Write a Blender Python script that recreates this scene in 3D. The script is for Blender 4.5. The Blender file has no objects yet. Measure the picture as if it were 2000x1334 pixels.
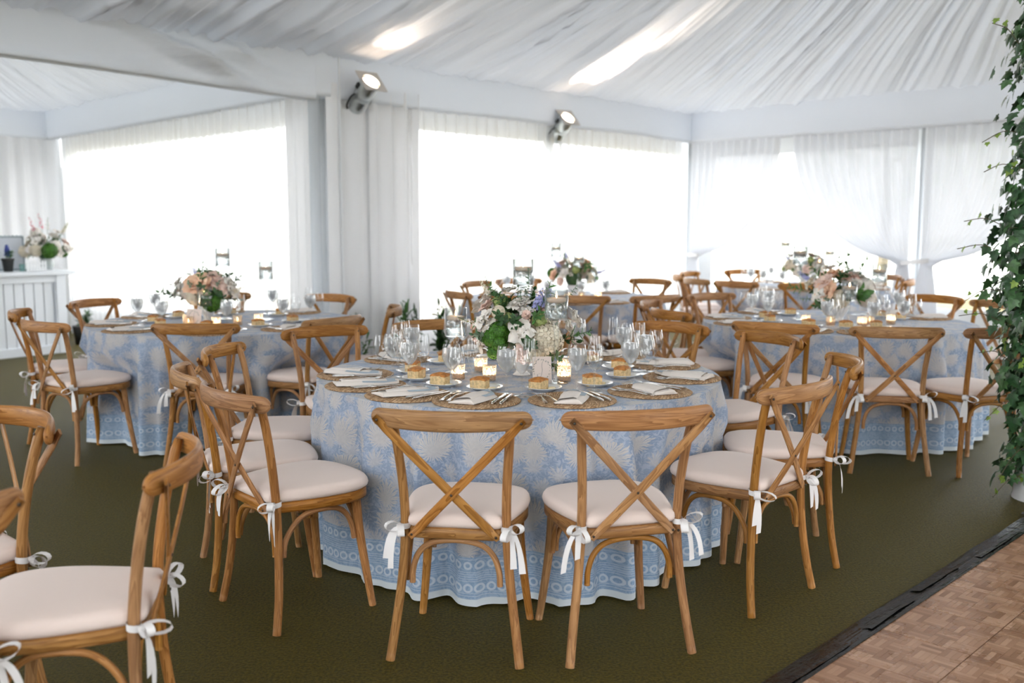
import bpy, math, random
from math import sin, cos, pi, radians, hypot, atan2, sqrt
from mathutils import Vector, Matrix, noise as mnoise

# ------------------------------------------------------------------ camera, sky, exposure
SC = bpy.context.scene
COL = SC.collection
cam_d = bpy.data.cameras.new('camera'); cam = bpy.data.objects.new('camera', cam_d); COL.objects.link(cam)
cam_d.sensor_width = 36.0; cam_d.lens = 36.0 * 1940.0 / 2000.0
cam.location = (0, 0, 1.483); cam.rotation_euler = (radians(90 - 6.93), 0, 0)
cam_d.clip_start = 0.05; cam_d.clip_end = 300
cam_d.dof.use_dof = True; cam_d.dof.focus_distance = 3.9; cam_d.dof.aperture_fstop = 2.2
SC.camera = cam
world = bpy.data.worlds.new('overcast_sky'); SC.world = world; world.use_nodes = True
SKY = 4.2
bg = world.node_tree.nodes['Background']; bg.inputs['Strength'].default_value = SKY
bg.inputs['Color'].default_value = (0.96, 0.98, 1.0, 1)
vs = SC.view_settings
SC.display_settings.display_device = 'sRGB'
vs.view_transform = 'Standard'; vs.look = 'None'; vs.gamma = 1.0; vs.use_curve_mapping = False
vs.exposure = 0.86
cy = SC.cycles
cy.max_bounces = 12; cy.diffuse_bounces = 5; cy.glossy_bounces = 4; cy.transmission_bounces = 10; cy.transparent_max_bounces = 24
cy.caustics_reflective = False; cy.caustics_refractive = True; cy.sample_clamp_indirect = 6.0

sun_d = bpy.data.lights.new('sun', 'SUN'); sun_d.energy = 9.0; sun_d.angle = radians(2.0); sun_d.color = (1.0, 0.98, 0.95)
sun = bpy.data.objects.new('sun', sun_d); COL.objects.link(sun); sun.location = (-6, -8, 20); sun.rotation_euler = (radians(24), 0, radians(-38))
rng = random.Random(7)
# ------------------------------------------------------------------ node helpers
def new_mat(name):
    m = bpy.data.materials.new(name); m.use_nodes = True
    nt = m.node_tree; nt.nodes.clear()
    out = nt.nodes.new('ShaderNodeOutputMaterial')
    return m, nt, out
class NB:
    def __init__(s, nt): s.nt = nt
    def n(s, t, ins=None, **kw):
        nd = s.nt.nodes.new('ShaderNode' + t)
        for k, v in kw.items(): setattr(nd, k, v)
        for k, v in (ins or {}).items(): s.set(nd.inputs[k], v)
        return nd
    def set(s, sock, v):
        if hasattr(v, 'links'): s.nt.links.new(v, sock)
        elif isinstance(v, (tuple, list)) and sock.type == 'RGBA' and len(v) == 3: sock.default_value = (*v, 1)
        else: sock.default_value = v
    def math(s, op, a, b=0.0, c=0.0, clamp=False):
        nd = s.n('Math', operation=op); nd.use_clamp = clamp
        s.set(nd.inputs[0], a); s.set(nd.inputs[1], b)
        if len(nd.inputs) > 2: s.set(nd.inputs[2], c)
        return nd.outputs[0]
    def mix(s, f, a, b, blend='MIX'):
        nd = s.n('Mix', data_type='RGBA', blend_type=blend)
        s.set(nd.inputs[0], f); s.set(nd.inputs[6], a); s.set(nd.inputs[7], b)
        return nd.outputs[2]
    def ramp(s, f, stops):
        nd = s.n('ValToRGB'); cr = nd.color_ramp
        while len(cr.elements) < len(stops): cr.elements.new(0.5)
        for e, (p, c) in zip(cr.elements, stops): e.position = p; e.color = (*c, 1)
        s.set(nd.inputs[0], f); return nd.outputs[0]
    def step(s, v, a, b):
        nd = s.n('MapRange', interpolation_type='SMOOTHSTEP')
        s.set(nd.inputs[0], v); nd.inputs[1].default_value = a; nd.inputs[2].default_value = b
        return nd.outputs[0]
    def vec(s, op, a, b=(0, 0, 0), out=0):
        nd = s.n('VectorMath', operation=op); s.set(nd.inputs[0], a); s.set(nd.inputs[1], b)
        return nd.outputs[out]
def simple(name, col, rough=0.6, metal=0.0, spec=0.5, var=0.0, vscale=20.0, bump=0.0, bscale=120.0, sheen=0.0, emit=None, estr=0.0, sss=0.0, coat=0.0):
    m, nt, out = new_mat(name); b = NB(nt)
    p = b.n('BsdfPrincipled', {'Base Color': col, 'Roughness': rough, 'Metallic': metal, 'Specular IOR Level': spec})
    tc = b.n('TexCoord')
    if var > 0:
        nz = b.n('TexNoise', {'Vector': tc.outputs['Object'], 'Scale': vscale, 'Detail': 4.0})
        dark = tuple(c * (1 - var) for c in col); lite = tuple(min(1, c * (1 + var * 0.6)) for c in col)
        b.set(p.inputs['Base Color'], b.mix(b.step(nz.outputs[0], 0.3, 0.7), dark, lite))
    if bump > 0:
        nz = b.n('TexNoise', {'Vector': tc.outputs['Object'], 'Scale': bscale, 'Detail': 3.0})
        bp = b.n('Bump', {'Height': nz.outputs[0], 'Strength': bump, 'Distance': 0.005}); b.set(p.inputs['Normal'], bp.outputs[0])
    if sheen: p.inputs['Sheen Weight'].default_value = sheen
    if coat: p.inputs['Coat Weight'].default_value = coat; p.inputs['Coat Roughness'].default_value = 0.2
    if emit: p.inputs['Emission Color'].default_value = (*emit, 1); p.inputs['Emission Strength'].default_value = estr
    if sss: p.inputs['Subsurface Weight'].default_value = sss; p.inputs['Subsurface Radius'].default_value = (0.02, 0.015, 0.01)
    nt.links.new(p.outputs[0], out.inputs[0]); return m
def cloth_sheet(name, col, transl, transp=0.0, tcol=None, weave=0.0):
    """thin fabric: diffuse + translucent (+ see-through for sheers)"""
    m, nt, out = new_mat(name); b = NB(nt)
    d = b.n('BsdfDiffuse', {'Color': col}); t = b.n('BsdfTranslucent', {'Color': tcol or col})
    mx = b.n('MixShader', {0: transl}); nt.links.new(d.outputs[0], mx.inputs[1]); nt.links.new(t.outputs[0], mx.inputs[2])
    res = mx
    if transp > 0:
        lw = b.n('LayerWeight', {'Blend': 0.35})
        f = b.math('MULTIPLY', b.math('SUBTRACT', 1.0, lw.outputs['Facing'], clamp=True), transp)
        tr = b.n('BsdfTransparent', {'Color': (1, 1, 1)})
        m2 = b.n('MixShader', {0: f}); nt.links.new(mx.outputs[0], m2.inputs[1]); nt.links.new(tr.outputs[0], m2.inputs[2]); res = m2
    nt.links.new(res.outputs[0], out.inputs[0]); return m
def thin_glass(name, tint=(0.97, 0.985, 0.98), edge=0.75, edgecol=(0.62, 0.65, 0.66), rough=0.02, frost=0.0):
    m, nt, out = new_mat(name); b = NB(nt)
    tr = b.n('BsdfTransparent', {'Color': tint}); gl = b.n('BsdfGlossy', {'Color': (1, 1, 1), 'Roughness': rough})
    lw = b.n('LayerWeight', {'Blend': 0.38}); f = b.math('POWER', lw.outputs['Facing'], 2.6)
    f2 = b.math('ADD', b.math('MULTIPLY', f, edge), 0.06, clamp=True)
    tc = b.mix(f, tint, edgecol); b.set(tr.inputs['Color'], tc)
    mx = b.n('MixShader', {0: f2}); nt.links.new(tr.outputs[0], mx.inputs[1]); nt.links.new(gl.outputs[0], mx.inputs[2])
    res = mx
    if frost > 0:
        tcn = b.n('TexCoord'); vo = b.n('TexVoronoi', {'Vector': tcn.outputs['Object'], 'Scale': 160.0})
        fr = b.math('MULTIPLY', b.step(vo.outputs[0], 0.25, 0.6), frost)
        df = b.n('BsdfTranslucent', {'Color': (1, 0.93, 0.85)})
        m2 = b.n('MixShader', {0: fr}); nt.links.new(mx.outputs[0], m2.inputs[1]); nt.links.new(df.outputs[0], m2.inputs[2]); res = m2
    nt.links.new(res.outputs[0], out.inputs[0]); return m
def wood_mat(name, c0, c1, c2, rough=0.38):
    m, nt, out = new_mat(name); b = NB(nt)
    tc = b.n('TexCoord'); oi = b.n('ObjectInfo')
    off = b.n('CombineXYZ', {0: b.math('MULTIPLY', oi.outputs['Random'], 37.0), 1: b.math('MULTIPLY', oi.outputs['Random'], 11.0)})
    uv = b.vec('ADD', tc.outputs['UV'], off.outputs[0])
    s1 = b.vec('MULTIPLY', uv, (3.0, 34.0, 1.0)); n1 = b.n('TexNoise', {'Vector': s1, 'Scale': 1.0, 'Detail': 3.0, 'Distortion': 0.6})
    rings = b.math('FRACT', b.math('MULTIPLY', n1.outputs[0], 7.0))
    s2 = b.vec('MULTIPLY', uv, (14.0, 420.0, 1.0)); n2 = b.n('TexNoise', {'Vector': s2, 'Scale': 1.0, 'Detail': 2.0})
    s3 = b.vec('MULTIPLY', uv, (6.0, 9.0, 1.0)); n3 = b.n('TexNoise', {'Vector': s3, 'Scale': 1.0, 'Detail': 2.0})
    ra = b.ramp(b.step(rings, 0.0, 1.0), [(0.0, c0), (0.45, c1), (1.0, c2)])
    fine = b.mix(b.math('MULTIPLY', b.step(n2.outputs[0], 0.45, 0.7), 0.28), ra, tuple(x * 0.45 for x in c0))
    big = b.mix(b.math('MULTIPLY', b.step(n3.outputs[0], 0.35, 0.75), 0.45), fine, c0)
    hs = b.n('HueSaturation', {'Hue': b.math('ADD', 0.496, b.math('MULTIPLY', oi.outputs['Random'], 0.008)),
             'Saturation': b.math('ADD', 0.85, b.math('MULTIPLY', b.math('FRACT', b.math('MULTIPLY', oi.outputs['Random'], 7.3)), 0.2)),
             'Value': b.math('ADD', 0.84, b.math('MULTIPLY', b.math('FRACT', b.math('MULTIPLY', oi.outputs['Random'], 13.7)), 0.30)), 'Color': big})
    p = b.n('BsdfPrincipled', {'Base Color': hs.outputs[0], 'Roughness': rough, 'Specular IOR Level': 0.22})
    bp = b.n('Bump', {'Height': n2.outputs[0], 'Strength': 0.12, 'Distance': 0.002}); b.set(p.inputs['Normal'], bp.outputs[0])
    nt.links.new(p.outputs[0], out.inputs[0]); return m

# ------------------------------------------------------------------ mesh helpers
class MB:
    def __init__(s): s.v = []; s.f = []; s.uv = []; s.sm = []; s.mi = []
    def face(s, idx, uvs=None, smooth=True, mi=0):
        s.f.append(tuple(idx)); s.uv.append(uvs or [(0, 0)] * len(idx)); s.sm.append(smooth); s.mi.append(mi)
    def grid(s, P, closed_u=False, closed_v=False, UV=None, smooth=True, mi=0, flip=False):
        """P[i][j] points"""
        nu, nv = len(P), len(P[0]); o = len(s.v)
        for r in P:
            for p in r: s.v.append(tuple(p))
        for i in range(nu if closed_u else nu - 1):
            i2 = (i + 1) % nu
            for j in range(nv if closed_v else nv - 1):
                j2 = (j + 1) % nv
                idx = [o + i * nv + j, o + i2 * nv + j, o + i2 * nv + j2, o + i * nv + j2]
                if UV: u = [UV(i, j), UV(i + 1, j), UV(i + 1, j + 1), UV(i, j + 1)]
                else: u = [(0, 0)] * 4
                if flip: idx.reverse(); u.reverse()
                s.face(idx, u, smooth, mi)
        return o
    def tube(s, path, rad, seg=10, caps=True, smooth=True, flat=None, up=None, mi=0):
        """rad: number or list of r or (ra, rb) ellipse radii; up fixes the frame"""
        path = [Vector(p) for p in path]; n = len(path)
        L = [0.0]
        for i in range(1, n): L.append(L[-1] + (path[i] - path[i - 1]).length)
        T = []
        for i in range(n):
            a = path[max(0, i - 1)]; c = path[min(n - 1, i + 1)]; t = (c - a); T.append(t.normalized() if t.length > 1e-9 else Vector((0, 0, 1)))
        ref = Vector(up) if up else (Vector((0, 0, 1)) if abs(T[0].z) < 0.9 else Vector((1, 0, 0)))
        N = (ref - T[0] * ref.dot(T[0])).normalized(); rings = []; rm = 0.01
        for i in range(n):
            if up: r0 = Vector(up); N = (r0 - T[i] * r0.dot(T[i])).normalized()
            else: N = (N - T[i] * N.dot(T[i])).normalized()
            B = T[i].cross(N)
            r = rad[i] if isinstance(rad, list) else rad
            ra, rb = r if isinstance(r, tuple) else (r, r); rm = max(rm, ra)
            ring = []
            for k in range(seg):
                a = 2 * pi * k / seg; ca, sa = cos(a), sin(a)
                if flat:  # superellipse
                    e = 2.0 / flat; ca = math.copysign(abs(ca) ** e, ca); sa = math.copysign(abs(sa) ** e, sa)
                ring.append(path[i] + N * (ra * ca) + B * (rb * sa))
            rings.append(ring)
        o = s.grid(rings, closed_v=True, UV=lambda i, j: (L[min(i, n - 1)], j / seg * 6.28 * rm), smooth=smooth, mi=mi)
        if caps:
            for e, i0 in ((0, 0), (1, n - 1)):
                c = len(s.v); d = T[i0] * (rm * 0.25 * (1 if e else -1)); s.v.append(tuple(path[i0] + d))
                for k in range(seg):
                    a, b2 = o + i0 * seg + k, o + i0 * seg + (k + 1) % seg
                    s.face((c, b2, a) if not e else (c, a, b2), [(L[i0], 0), (L[i0] + rm, 0), (L[i0], rm)], smooth, mi)
    def lathe(s, prof, seg=24, center=(0, 0, 0), smooth=True, mi=0, rfun=None):
        cx, cy_, cz = center
        P = []
        for (r, z) in prof:
            P.append([(cx + r * (rfun(2 * pi * k / seg, r, z) if rfun else 1) * cos(2 * pi * k / seg), cy_ + r * (rfun(2 * pi * k / seg, r, z) if rfun else 1) * sin(2 * pi * k / seg), cz + z) for k in range(seg)])
        s.grid(P, closed_v=True, UV=lambda i, j: (j / seg, i / max(1, len(prof) - 1)), smooth=smooth, mi=mi, flip=True)
    def box(s, c, d, rot=None, smooth=False, mi=0, bev=0.0):
        c = Vector(c); hx, hy, hz = d[0] / 2, d[1] / 2, d[2] / 2; o = len(s.v)
        def add(p):
            p = Vector(p)
            if rot is not None: p = rot @ p
            s.v.append(tuple(c + p))
        if bev <= 0:
            for x in (-hx, hx):
                for y in (-hy, hy):
                    for z in (-hz, hz): add((x, y, z))
            for q in ((0, 1, 3, 2), (4, 6, 7, 5), (0, 4, 5, 1), (2, 3, 7, 6), (0, 2, 6, 4), (1, 5, 7, 3)):
                s.face([o + i for i in q], [(0, 0), (0, d[2]), (max(d[0], d[1]), d[2]), (max(d[0], d[1]), 0)], smooth, mi)
        else:
            # chamfered box: 24 verts
            b = min(bev, hx * .9, hy * .9, hz * .9); ids = {}
            for sx in (-1, 1):
                for sy in (-1, 1):
                    for sz in (-1, 1):
                        for ax in range(3):
                            p = [sx * (hx - b), sy * (hy - b), sz * (hz - b)]; p[ax] = (sx * hx, sy * hy, sz * hz)[ax]
                            ids[(sx, sy, sz, ax)] = len(s.v); add(p)
            S = (-1, 1)
            for ax in range(3):
                o1, o2 = [a for a in range(3) if a != ax]
                for sg in S:
                    q = []
                    for a, b_ in ((-1, -1), (1, -1), (1, 1), (-1, 1)):
                        k = [0, 0, 0]; k[ax] = sg; k[o1] = a; k[o2] = b_; q.append(ids[(*k, ax)])
                    if (sg == 1) == (ax == 1): q.reverse()
                    dd = (d[o1], d[o2]); s.face(q, [(0, 0), (dd[0], 0), (dd[0], dd[1]), (0, dd[1])], smooth, mi)
            for ax in range(3):
                o1, o2 = [a for a in range(3) if a != ax]
                for a in S:
                    for b_ in S:
                        k1 = [0, 0, 0]; k1[ax] = -1; k1[o1] = a; k1[o2] = b_; k2 = list(k1); k2[ax] = 1
                        s.face([ids[(*k1, o1)], ids[(*k2, o1)], ids[(*k2, o2)], ids[(*k1, o2)]], None, True, mi)
            for sx in S:
                for sy in S:
                    for sz in S: s.face([ids[(sx, sy, sz, 0)], ids[(sx, sy, sz, 1)], ids[(sx, sy, sz, 2)]], None, True, mi)
    def ribbon(s, path, width, side, smooth=True, mi=0):
        path = [Vector(p) for p in path]; P = []; L = [0]
        for i in range(1, len(path)): L.append(L[-1] + (path[i] - path[i - 1]).length)
        for i, p in enumerate(path):
            sd = Vector(side[i] if isinstance(side, list) else side).normalized(); w = width[i] if isinstance(width, list) else width
            P.append([p - sd * w / 2, p + sd * w / 2])
        s.grid(P, UV=lambda i, j: (L[min(i, len(L) - 1)], j * 0.02), smooth=smooth, mi=mi)
    def add(s, o2, M=None, mi=None):
        o = len(s.v)
        for p in o2.v: s.v.append(tuple(M @ Vector(p)) if M is not None else p)
        for f, u, sm, m_ in zip(o2.f, o2.uv, o2.sm, o2.mi): s.f.append(tuple(o + i for i in f)); s.uv.append(u); s.sm.append(sm); s.mi.append(m_ if mi is None else mi)
    def mesh(s, name, mats=()):
        me = bpy.data.meshes.new(name); me.from_pydata(s.v, [], s.f)
        ul = me.uv_layers.new(name='UVMap'); flat = [c for f in s.uv for u in f for c in u]
        ul.data.foreach_set('uv', flat)
        me.polygons.foreach_set('use_smooth', s.sm); me.polygons.foreach_set('material_index', s.mi)
        for m in mats: me.materials.append(m)
        me.update(); return me
KIDS = {}
def obj(name, mb, mat, parent=None, loc=(0, 0, 0), rot=(0, 0, 0), sc=None, label=None):
    me = mb if isinstance(mb, bpy.types.Mesh) else mb.mesh(name, mat if isinstance(mat, (list, tuple)) else (mat,))
    o = bpy.data.objects.new(name, me); COL.objects.link(o); o.location = loc; o.rotation_euler = rot
    if sc is not None: o.scale = (sc, sc, sc) if isinstance(sc, (int, float)) else sc
    if parent is not None: o.parent = parent; KIDS.setdefault(parent.name, []).append(o)
    if label: o['label'] = label
    return o
def tag(o, label, cat, group=None):
    o['label'] = label; o['category'] = cat
    if group: o['group'] = group
    return o
def thing(name, label, cat, loc=(0, 0, 0), rz=0.0, group=None):
    o = bpy.data.objects.new(name, None); o.empty_display_size = 0.1; COL.objects.link(o); o.location = loc; o.rotation_euler = (0, 0, rz)
    return tag(o, label, cat, group)
def dup(o, loc=None, rz=None, label=None, group=None, parent=None, rot=None):
    c = o.copy(); COL.objects.link(c)
    if loc is not None: c.location = loc
    if rz is not None: c.rotation_euler = (0, 0, rz)
    if rot is not None: c.rotation_euler = rot
    if label: c['label'] = label
    if group: c['group'] = group
    if parent is not None: c.parent = parent
    for k in KIDS.get(o.name, []):
        kc = dup(k, parent=c); KIDS.setdefault(c.name, []).append(kc)
    return c
def struct(name, mb, mat, label=None):
    o = obj(name, mb, mat); o['kind'] = 'structure'
    if label: o['label'] = label
    return o
def cr(pts, n=8):
    """Catmull-Rom through points"""
    P = [Vector(p) for p in pts]; P = [2 * P[0] - P[1]] + P + [2 * P[-1] - P[-2]]; out = []
    for i in range(1, len(P) - 2):
        a, b, c, d = P[i - 1:i + 3]
        for k in range(n):
            t = k / n; out.append(0.5 * ((2 * b) + (c - a) * t + (2 * a - 5 * b + 4 * c - d) * t * t + (3 * b - a - 3 * c + d) * t ** 3))
    out.append(P[-2]); return out
def lerp(a, b, t): return a + (b - a) * t
def n1(x, seed=0.0): return mnoise.noise(Vector((x, seed * 7.13, seed * 3.7)))
def n2(x, y, seed=0.0): return mnoise.noise(Vector((x, y, seed * 5.7)))

# ------------------------------------------------------------------ materials
WOOD = wood_mat('oak_honey', (0.27, 0.112, 0.026), (0.40, 0.180, 0.048), (0.48, 0.228, 0.066))
CUSH = simple('cushion_cotton', (0.78, 0.65, 0.595), 0.9, bump=0.15, bscale=500, spec=0.2, sheen=0.2)
RIBB = simple('ribbon_white', (0.82, 0.80, 0.80), 0.85, spec=0.2)
SCREW = simple('screw_dark_metal', (0.07, 0.055, 0.045), 0.35, metal=0.8)
LINER = cloth_sheet('tent_liner', (0.80, 0.83, 0.88), 0.02, tcol=(0.8, 0.84, 0.88))
VINYL = cloth_sheet('white_vinyl', (0.86, 0.88, 0.90), 0.16, tcol=(0.9, 0.9, 0.88))
SHEER = cloth_sheet('sheer_curtain', (0.93, 0.94, 0.96), 0.72, transp=0.42, tcol=(0.96, 0.96, 0.96))
TIED = cloth_sheet('gathered_sheer', (0.86, 0.88, 0.92), 0.065, transp=0.03, tcol=(0.95, 0.95, 0.97))
DRAPE = cloth_sheet('opaque_drape', (0.84, 0.84, 0.85), 0.12)
PANE = thin_glass('clear_vinyl_pane', (0.99, 0.99, 0.99), edge=0.15, edgecol=(0.95, 0.96, 0.97))
WHITEPAINT = simple('white_paint', (0.80, 0.83, 0.87), 0.5)
WALLGREY = simple('pole_white', (0.62, 0.66, 0.70), 0.5)
CHROME = simple('steel_cutlery', (0.72, 0.70, 0.68), 0.18, metal=1.0)
ALU = simple('aluminium_can', (0.55, 0.58, 0.58), 0.3, metal=1.0)
BLACKM = simple('black_metal', (0.02, 0.02, 0.022), 0.4)
GLASS = thin_glass('clear_glass', tint=(.985, .99, .99), edge=0.95, edgecol=(0.68, 0.70, 0.71))
CANDLEGL = thin_glass('candle_glass', edge=0.9, edgecol=(0.34, 0.37, 0.39))
VOTGL = thin_glass('votive_glass', tint=(1, 0.95, 0.88), edge=0.4, frost=0.5)
CHINA = simple('white_china', (0.78, 0.79, 0.80), 0.2, coat=0.3)
WAX = simple('candle_wax', (0.86, 0.66, 0.52), 0.5, sss=0.3)
FLAME = simple('candle_flame', (1, 0.8, 0.5), 0.5, emit=(1.0, 0.62, 0.28), estr=10)
NAPK = simple('napkin_linen', (0.80, 0.735, 0.69), 0.9, bump=0.1, bscale=400, spec=0.2)
NAPB = simple('napkin_border', (0.42, 0.49, 0.56), 0.9, spec=0.2)
BREAD = simple('bread_crumb', (0.70, 0.52, 0.28), 0.85, var=0.25, vscale=90, bump=0.6, bscale=150)
CRUST = simple('bread_crust', (0.52, 0.20, 0.04), 0.55, var=0.35, vscale=60, bump=0.4, bscale=120)
BUTTER = simple('butter', (0.85, 0.74, 0.50), 0.5)
LEAF_D = simple('leaf_dark', (0.028, 0.085, 0.022), 0.5, var=0.35, vscale=30)
LEAF_G = simple('leaf_green', (0.07, 0.19, 0.04), 0.5, var=0.3, vscale=40)
LEAF_L = simple('leaf_lime', (0.28, 0.42, 0.06), 0.5, var=0.25, vscale=40)
IVY_A = simple('ivy_dark', (0.032, 0.095, 0.034), 0.42, var=0.5, vscale=25)
IVY_B = simple('ivy_mid', (0.068, 0.165, 0.055), 0.42, var=0.45, vscale=25)
IVY_C = simple('ivy_pale', (0.22, 0.34, 0.05), 0.45, var=0.3, vscale=40)
STEM = simple('stem_brown', (0.09, 0.07, 0.035), 0.7)
PET_W = simple('petal_white', (0.80, 0.755, 0.70), 0.7, sss=0.1)
PET_C = simple('petal_cream', (0.74, 0.66, 0.52), 0.7, sss=0.1)
PET_P = simple('petal_blush', (0.85, 0.64, 0.56), 0.7, sss=0.1)
PET_H = simple('petal_peach', (0.88, 0.58, 0.40), 0.7, sss=0.1)
PET_B = simple('petal_blue', (0.38, 0.40, 0.72), 0.7)
PET_K = simple('petal_pink', (0.75, 0.24, 0.32), 0.7)
PET_V = simple('petal_muscari', (0.07, 0.10, 0.38), 0.7)
MOSS = simple('dianthus_green', (0.055, 0.185, 0.010), 0.6, var=0.6, vscale=90)
VIBU = simple('viburnum_green', (0.38, 0.45, 0.16), 0.7, var=0.3, vscale=90)

# carpet
m, nt, out = new_mat('olive_carpet'); b = NB(nt)
tc = b.n('TexCoord'); pos = tc.outputs['Object']
na = b.n('TexNoise', {'Vector': pos, 'Scale': 0.8, 'Detail': 3.0}); nb_ = b.n('TexNoise', {'Vector': pos, 'Scale': 95.0, 'Detail': 5.0, 'Roughness': 0.7})
nc = b.n('TexNoise', {'Vector': b.vec('MULTIPLY', pos, (14, 60, 1)), 'Scale': 1.0, 'Detail': 4.0})
c = b.mix(b.step(nb_.outputs[0], 0.36, 0.64), (0.023, 0.0155, 0.0015), (0.116, 0.079, 0.010))
c = b.mix(b.math('MULTIPLY', b.step(nc.outputs[0], 0.4, 0.7), 0.3), c, (0.045, 0.030, 0.005))
c = b.mix(b.math('MULTIPLY', b.step(na.outputs[0], 0.35, 0.65), 0.25), c, (0.07, 0.055, 0.012))
p = b.n('BsdfPrincipled', {'Base Color': c, 'Roughness': 0.55, 'Specular IOR Level': 0.17, 'Specular Tint': (0.80, 1.0, 0.74, 1), 'Sheen Weight': 0.06, 'Sheen Roughness': 0.15, 'Sheen Tint': (0.75, 0.95, 0.6)})
bp = b.n('Bump', {'Height': nb_.outputs[0], 'Strength': 0.6, 'Distance': 0.01}); b.set(p.inputs['Normal'], bp.outputs[0])
nt.links.new(p.outputs[0], out.inputs[0]); CARPET = m
LAWN = simple('lawn_grass', (0.30, 0.305, 0.27), 0.95, var=0.4, vscale=3)

# parquet
m, nt, out = new_mat('parquet_oak'); b = NB(nt)
tc = b.n('TexCoord'); gi = b.n('NewGeometry'); oi = b.n('ObjectInfo')
rnd = b.math('FRACT', b.math('ADD', gi.outputs['Random Per Island'], b.math('MULTIPLY', oi.outputs['Random'], 3.7)))
gr = b.n('TexNoise', {'Vector': b.vec('MULTIPLY', tc.outputs['UV'], (9, 150, 1)), 'Scale': 1.0, 'Detail': 3.0})
col = b.ramp(rnd, [(0, (0.25, 0.125, 0.070)), (0.5, (0.37, 0.205, 0.125)), (1, (0.50, 0.305, 0.20))])
col = b.mix(b.math('MULTIPLY', b.step(gr.outputs[0], 0.35, 0.7), 0.35), col, (0.31, 0.165, 0.10))
sc_ = b.n('TexNoise', {'Vector': tc.outputs['Object'], 'Scale': 12.0, 'Detail': 4.0})
p = b.n('BsdfPrincipled', {'Base Color': col, 'Roughness': b.math('ADD', 0.17, b.math('MULTIPLY', sc_.outputs[0], 0.22)), 'Specular IOR Level': 0.5})
nt.links.new(p.outputs[0], out.inputs[0]); PARQ = m
# black tape
m, nt, out = new_mat('black_tape'); b = NB(nt)
tc = b.n('TexCoord'); nz = b.n('TexNoise', {'Vector': b.vec('MULTIPLY', tc.outputs['UV'], (2.2, 45, 1)), 'Scale': 1.0, 'Detail': 4.0})
nz2 = b.n('TexNoise', {'Vector': b.vec('MULTIPLY', tc.outputs['UV'], (18, 26, 1)), 'Scale': 1.0, 'Detail': 3.0})
p = b.n('BsdfPrincipled', {'Base Color': b.mix(b.step(nz.outputs[0], 0.4, 0.8), (0.004, 0.004, 0.005), (0.014, 0.015, 0.017)), 'Roughness': b.math('ADD', 0.10, b.math('MULTIPLY', nz2.outputs[0], 0.22))})
bp = b.n('Bump', {'Height': b.math('ADD', nz.outputs[0], nz2.outputs[0]), 'Strength': 0.35, 'Distance': 0.02}); b.set(p.inputs['Normal'], bp.outputs[0])
nt.links.new(p.outputs[0], out.inputs[0]); TAPE = m

# printed tablecloth
m, nt, out = new_mat('blue_palm_print'); b = NB(nt)
tc = b.n('TexCoord'); UV = tc.outputs['UV']
wob = b.n('TexNoise', {'Vector': UV, 'Scale': 30.0, 'Detail': 2.0})
uvw = b.vec('ADD', UV, b.vec('MULTIPLY', b.vec('SUBTRACT', wob.outputs['Color'], (0.5, 0.5, 0.5)), (0.02, 0.02, 0)))
masks = []
for sc_v, rad, spk, off in ((7.2, 0.088, 21.0, 0.0), (10.5, 0.058, 15.0, 3.3)):
    q = b.vec('ADD', b.vec('MULTIPLY', uvw, (sc_v, sc_v * 0.85, 1)), (off, off * 1.7, 0))
    vo = b.n('TexVoronoi', {'Vector': q, 'Scale': 1.0, 'Randomness': 0.75}, voronoi_dimensions='2D')
    loc = b.vec('SUBTRACT', q, vo.outputs['Position']); sx = b.n('SeparateXYZ', {0: loc})
    r = b.math('DIVIDE', b.vec('LENGTH', loc, out=1), sc_v)
    sc_rand = b.n('SeparateColor', {0: vo.outputs['Color']})
    ang = b.math('ADD', b.math('ARCTAN2', sx.outputs[1], sx.outputs[0]), b.math('MULTIPLY', sc_rand.outputs[0], 0.9))
    star = b.math('ABSOLUTE', b.math('SINE', b.math('MULTIPLY', ang, spk * 0.5)))
    star2 = b.math('ABSOLUTE', b.math('SINE', b.math('MULTIPLY', ang, spk * 1.5)))
    lim = b.math('MULTIPLY', b.math('ADD', b.math('ADD', 0.30, b.math('MULTIPLY', star, 0.52)), b.math('MULTIPLY', star2, 0.15)), rad)
    fan = b.math('ADD', 0.52, b.math('MULTIPLY', b.math('SINE', b.math('SUBTRACT', ang, 0.3)), 0.38))
    lim = b.math('MULTIPLY', lim, b.math('ADD', fan, b.math('MULTIPLY', sc_rand.outputs[1], 0.25)))
    inside = b.step(b.math('SUBTRACT', lim, r), -0.004, 0.006)
    vein = b.step(b.math('ABSOLUTE', b.math('SINE', b.math('ADD', b.math('MULTIPLY', ang, spk), b.math('MULTIPLY', r, 60.0)))), 0.12, 0.75)
    masks.append(b.math('MULTIPLY', inside, b.math('ADD', 0.30, b.math('MULTIPLY', vein, 0.62))))
mot = b.n('TexNoise', {'Vector': uvw, 'Scale': 55.0, 'Detail': 4.0, 'Distortion': 1.5})
mot2 = b.n('TexNoise', {'Vector': UV, 'Scale': 5.0, 'Detail': 2.0})
BLUE_A, BLUE_B, CREAM = (0.265, 0.340, 0.485), (0.43, 0.49, 0.60), (0.63, 0.595, 0.565)
ground = b.mix(b.step(mot.outputs[0], 0.42, 0.62), BLUE_A, BLUE_B)
ground = b.mix(b.math('MULTIPLY', b.step(mot2.outputs[0], 0.4, 0.65), 0.35), ground, (0.46, 0.54, 0.68))
colp = b.mix(b.math('MAXIMUM', masks[0], b.math('MULTIPLY', masks[1], 0.75)), ground, CREAM)
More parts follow.
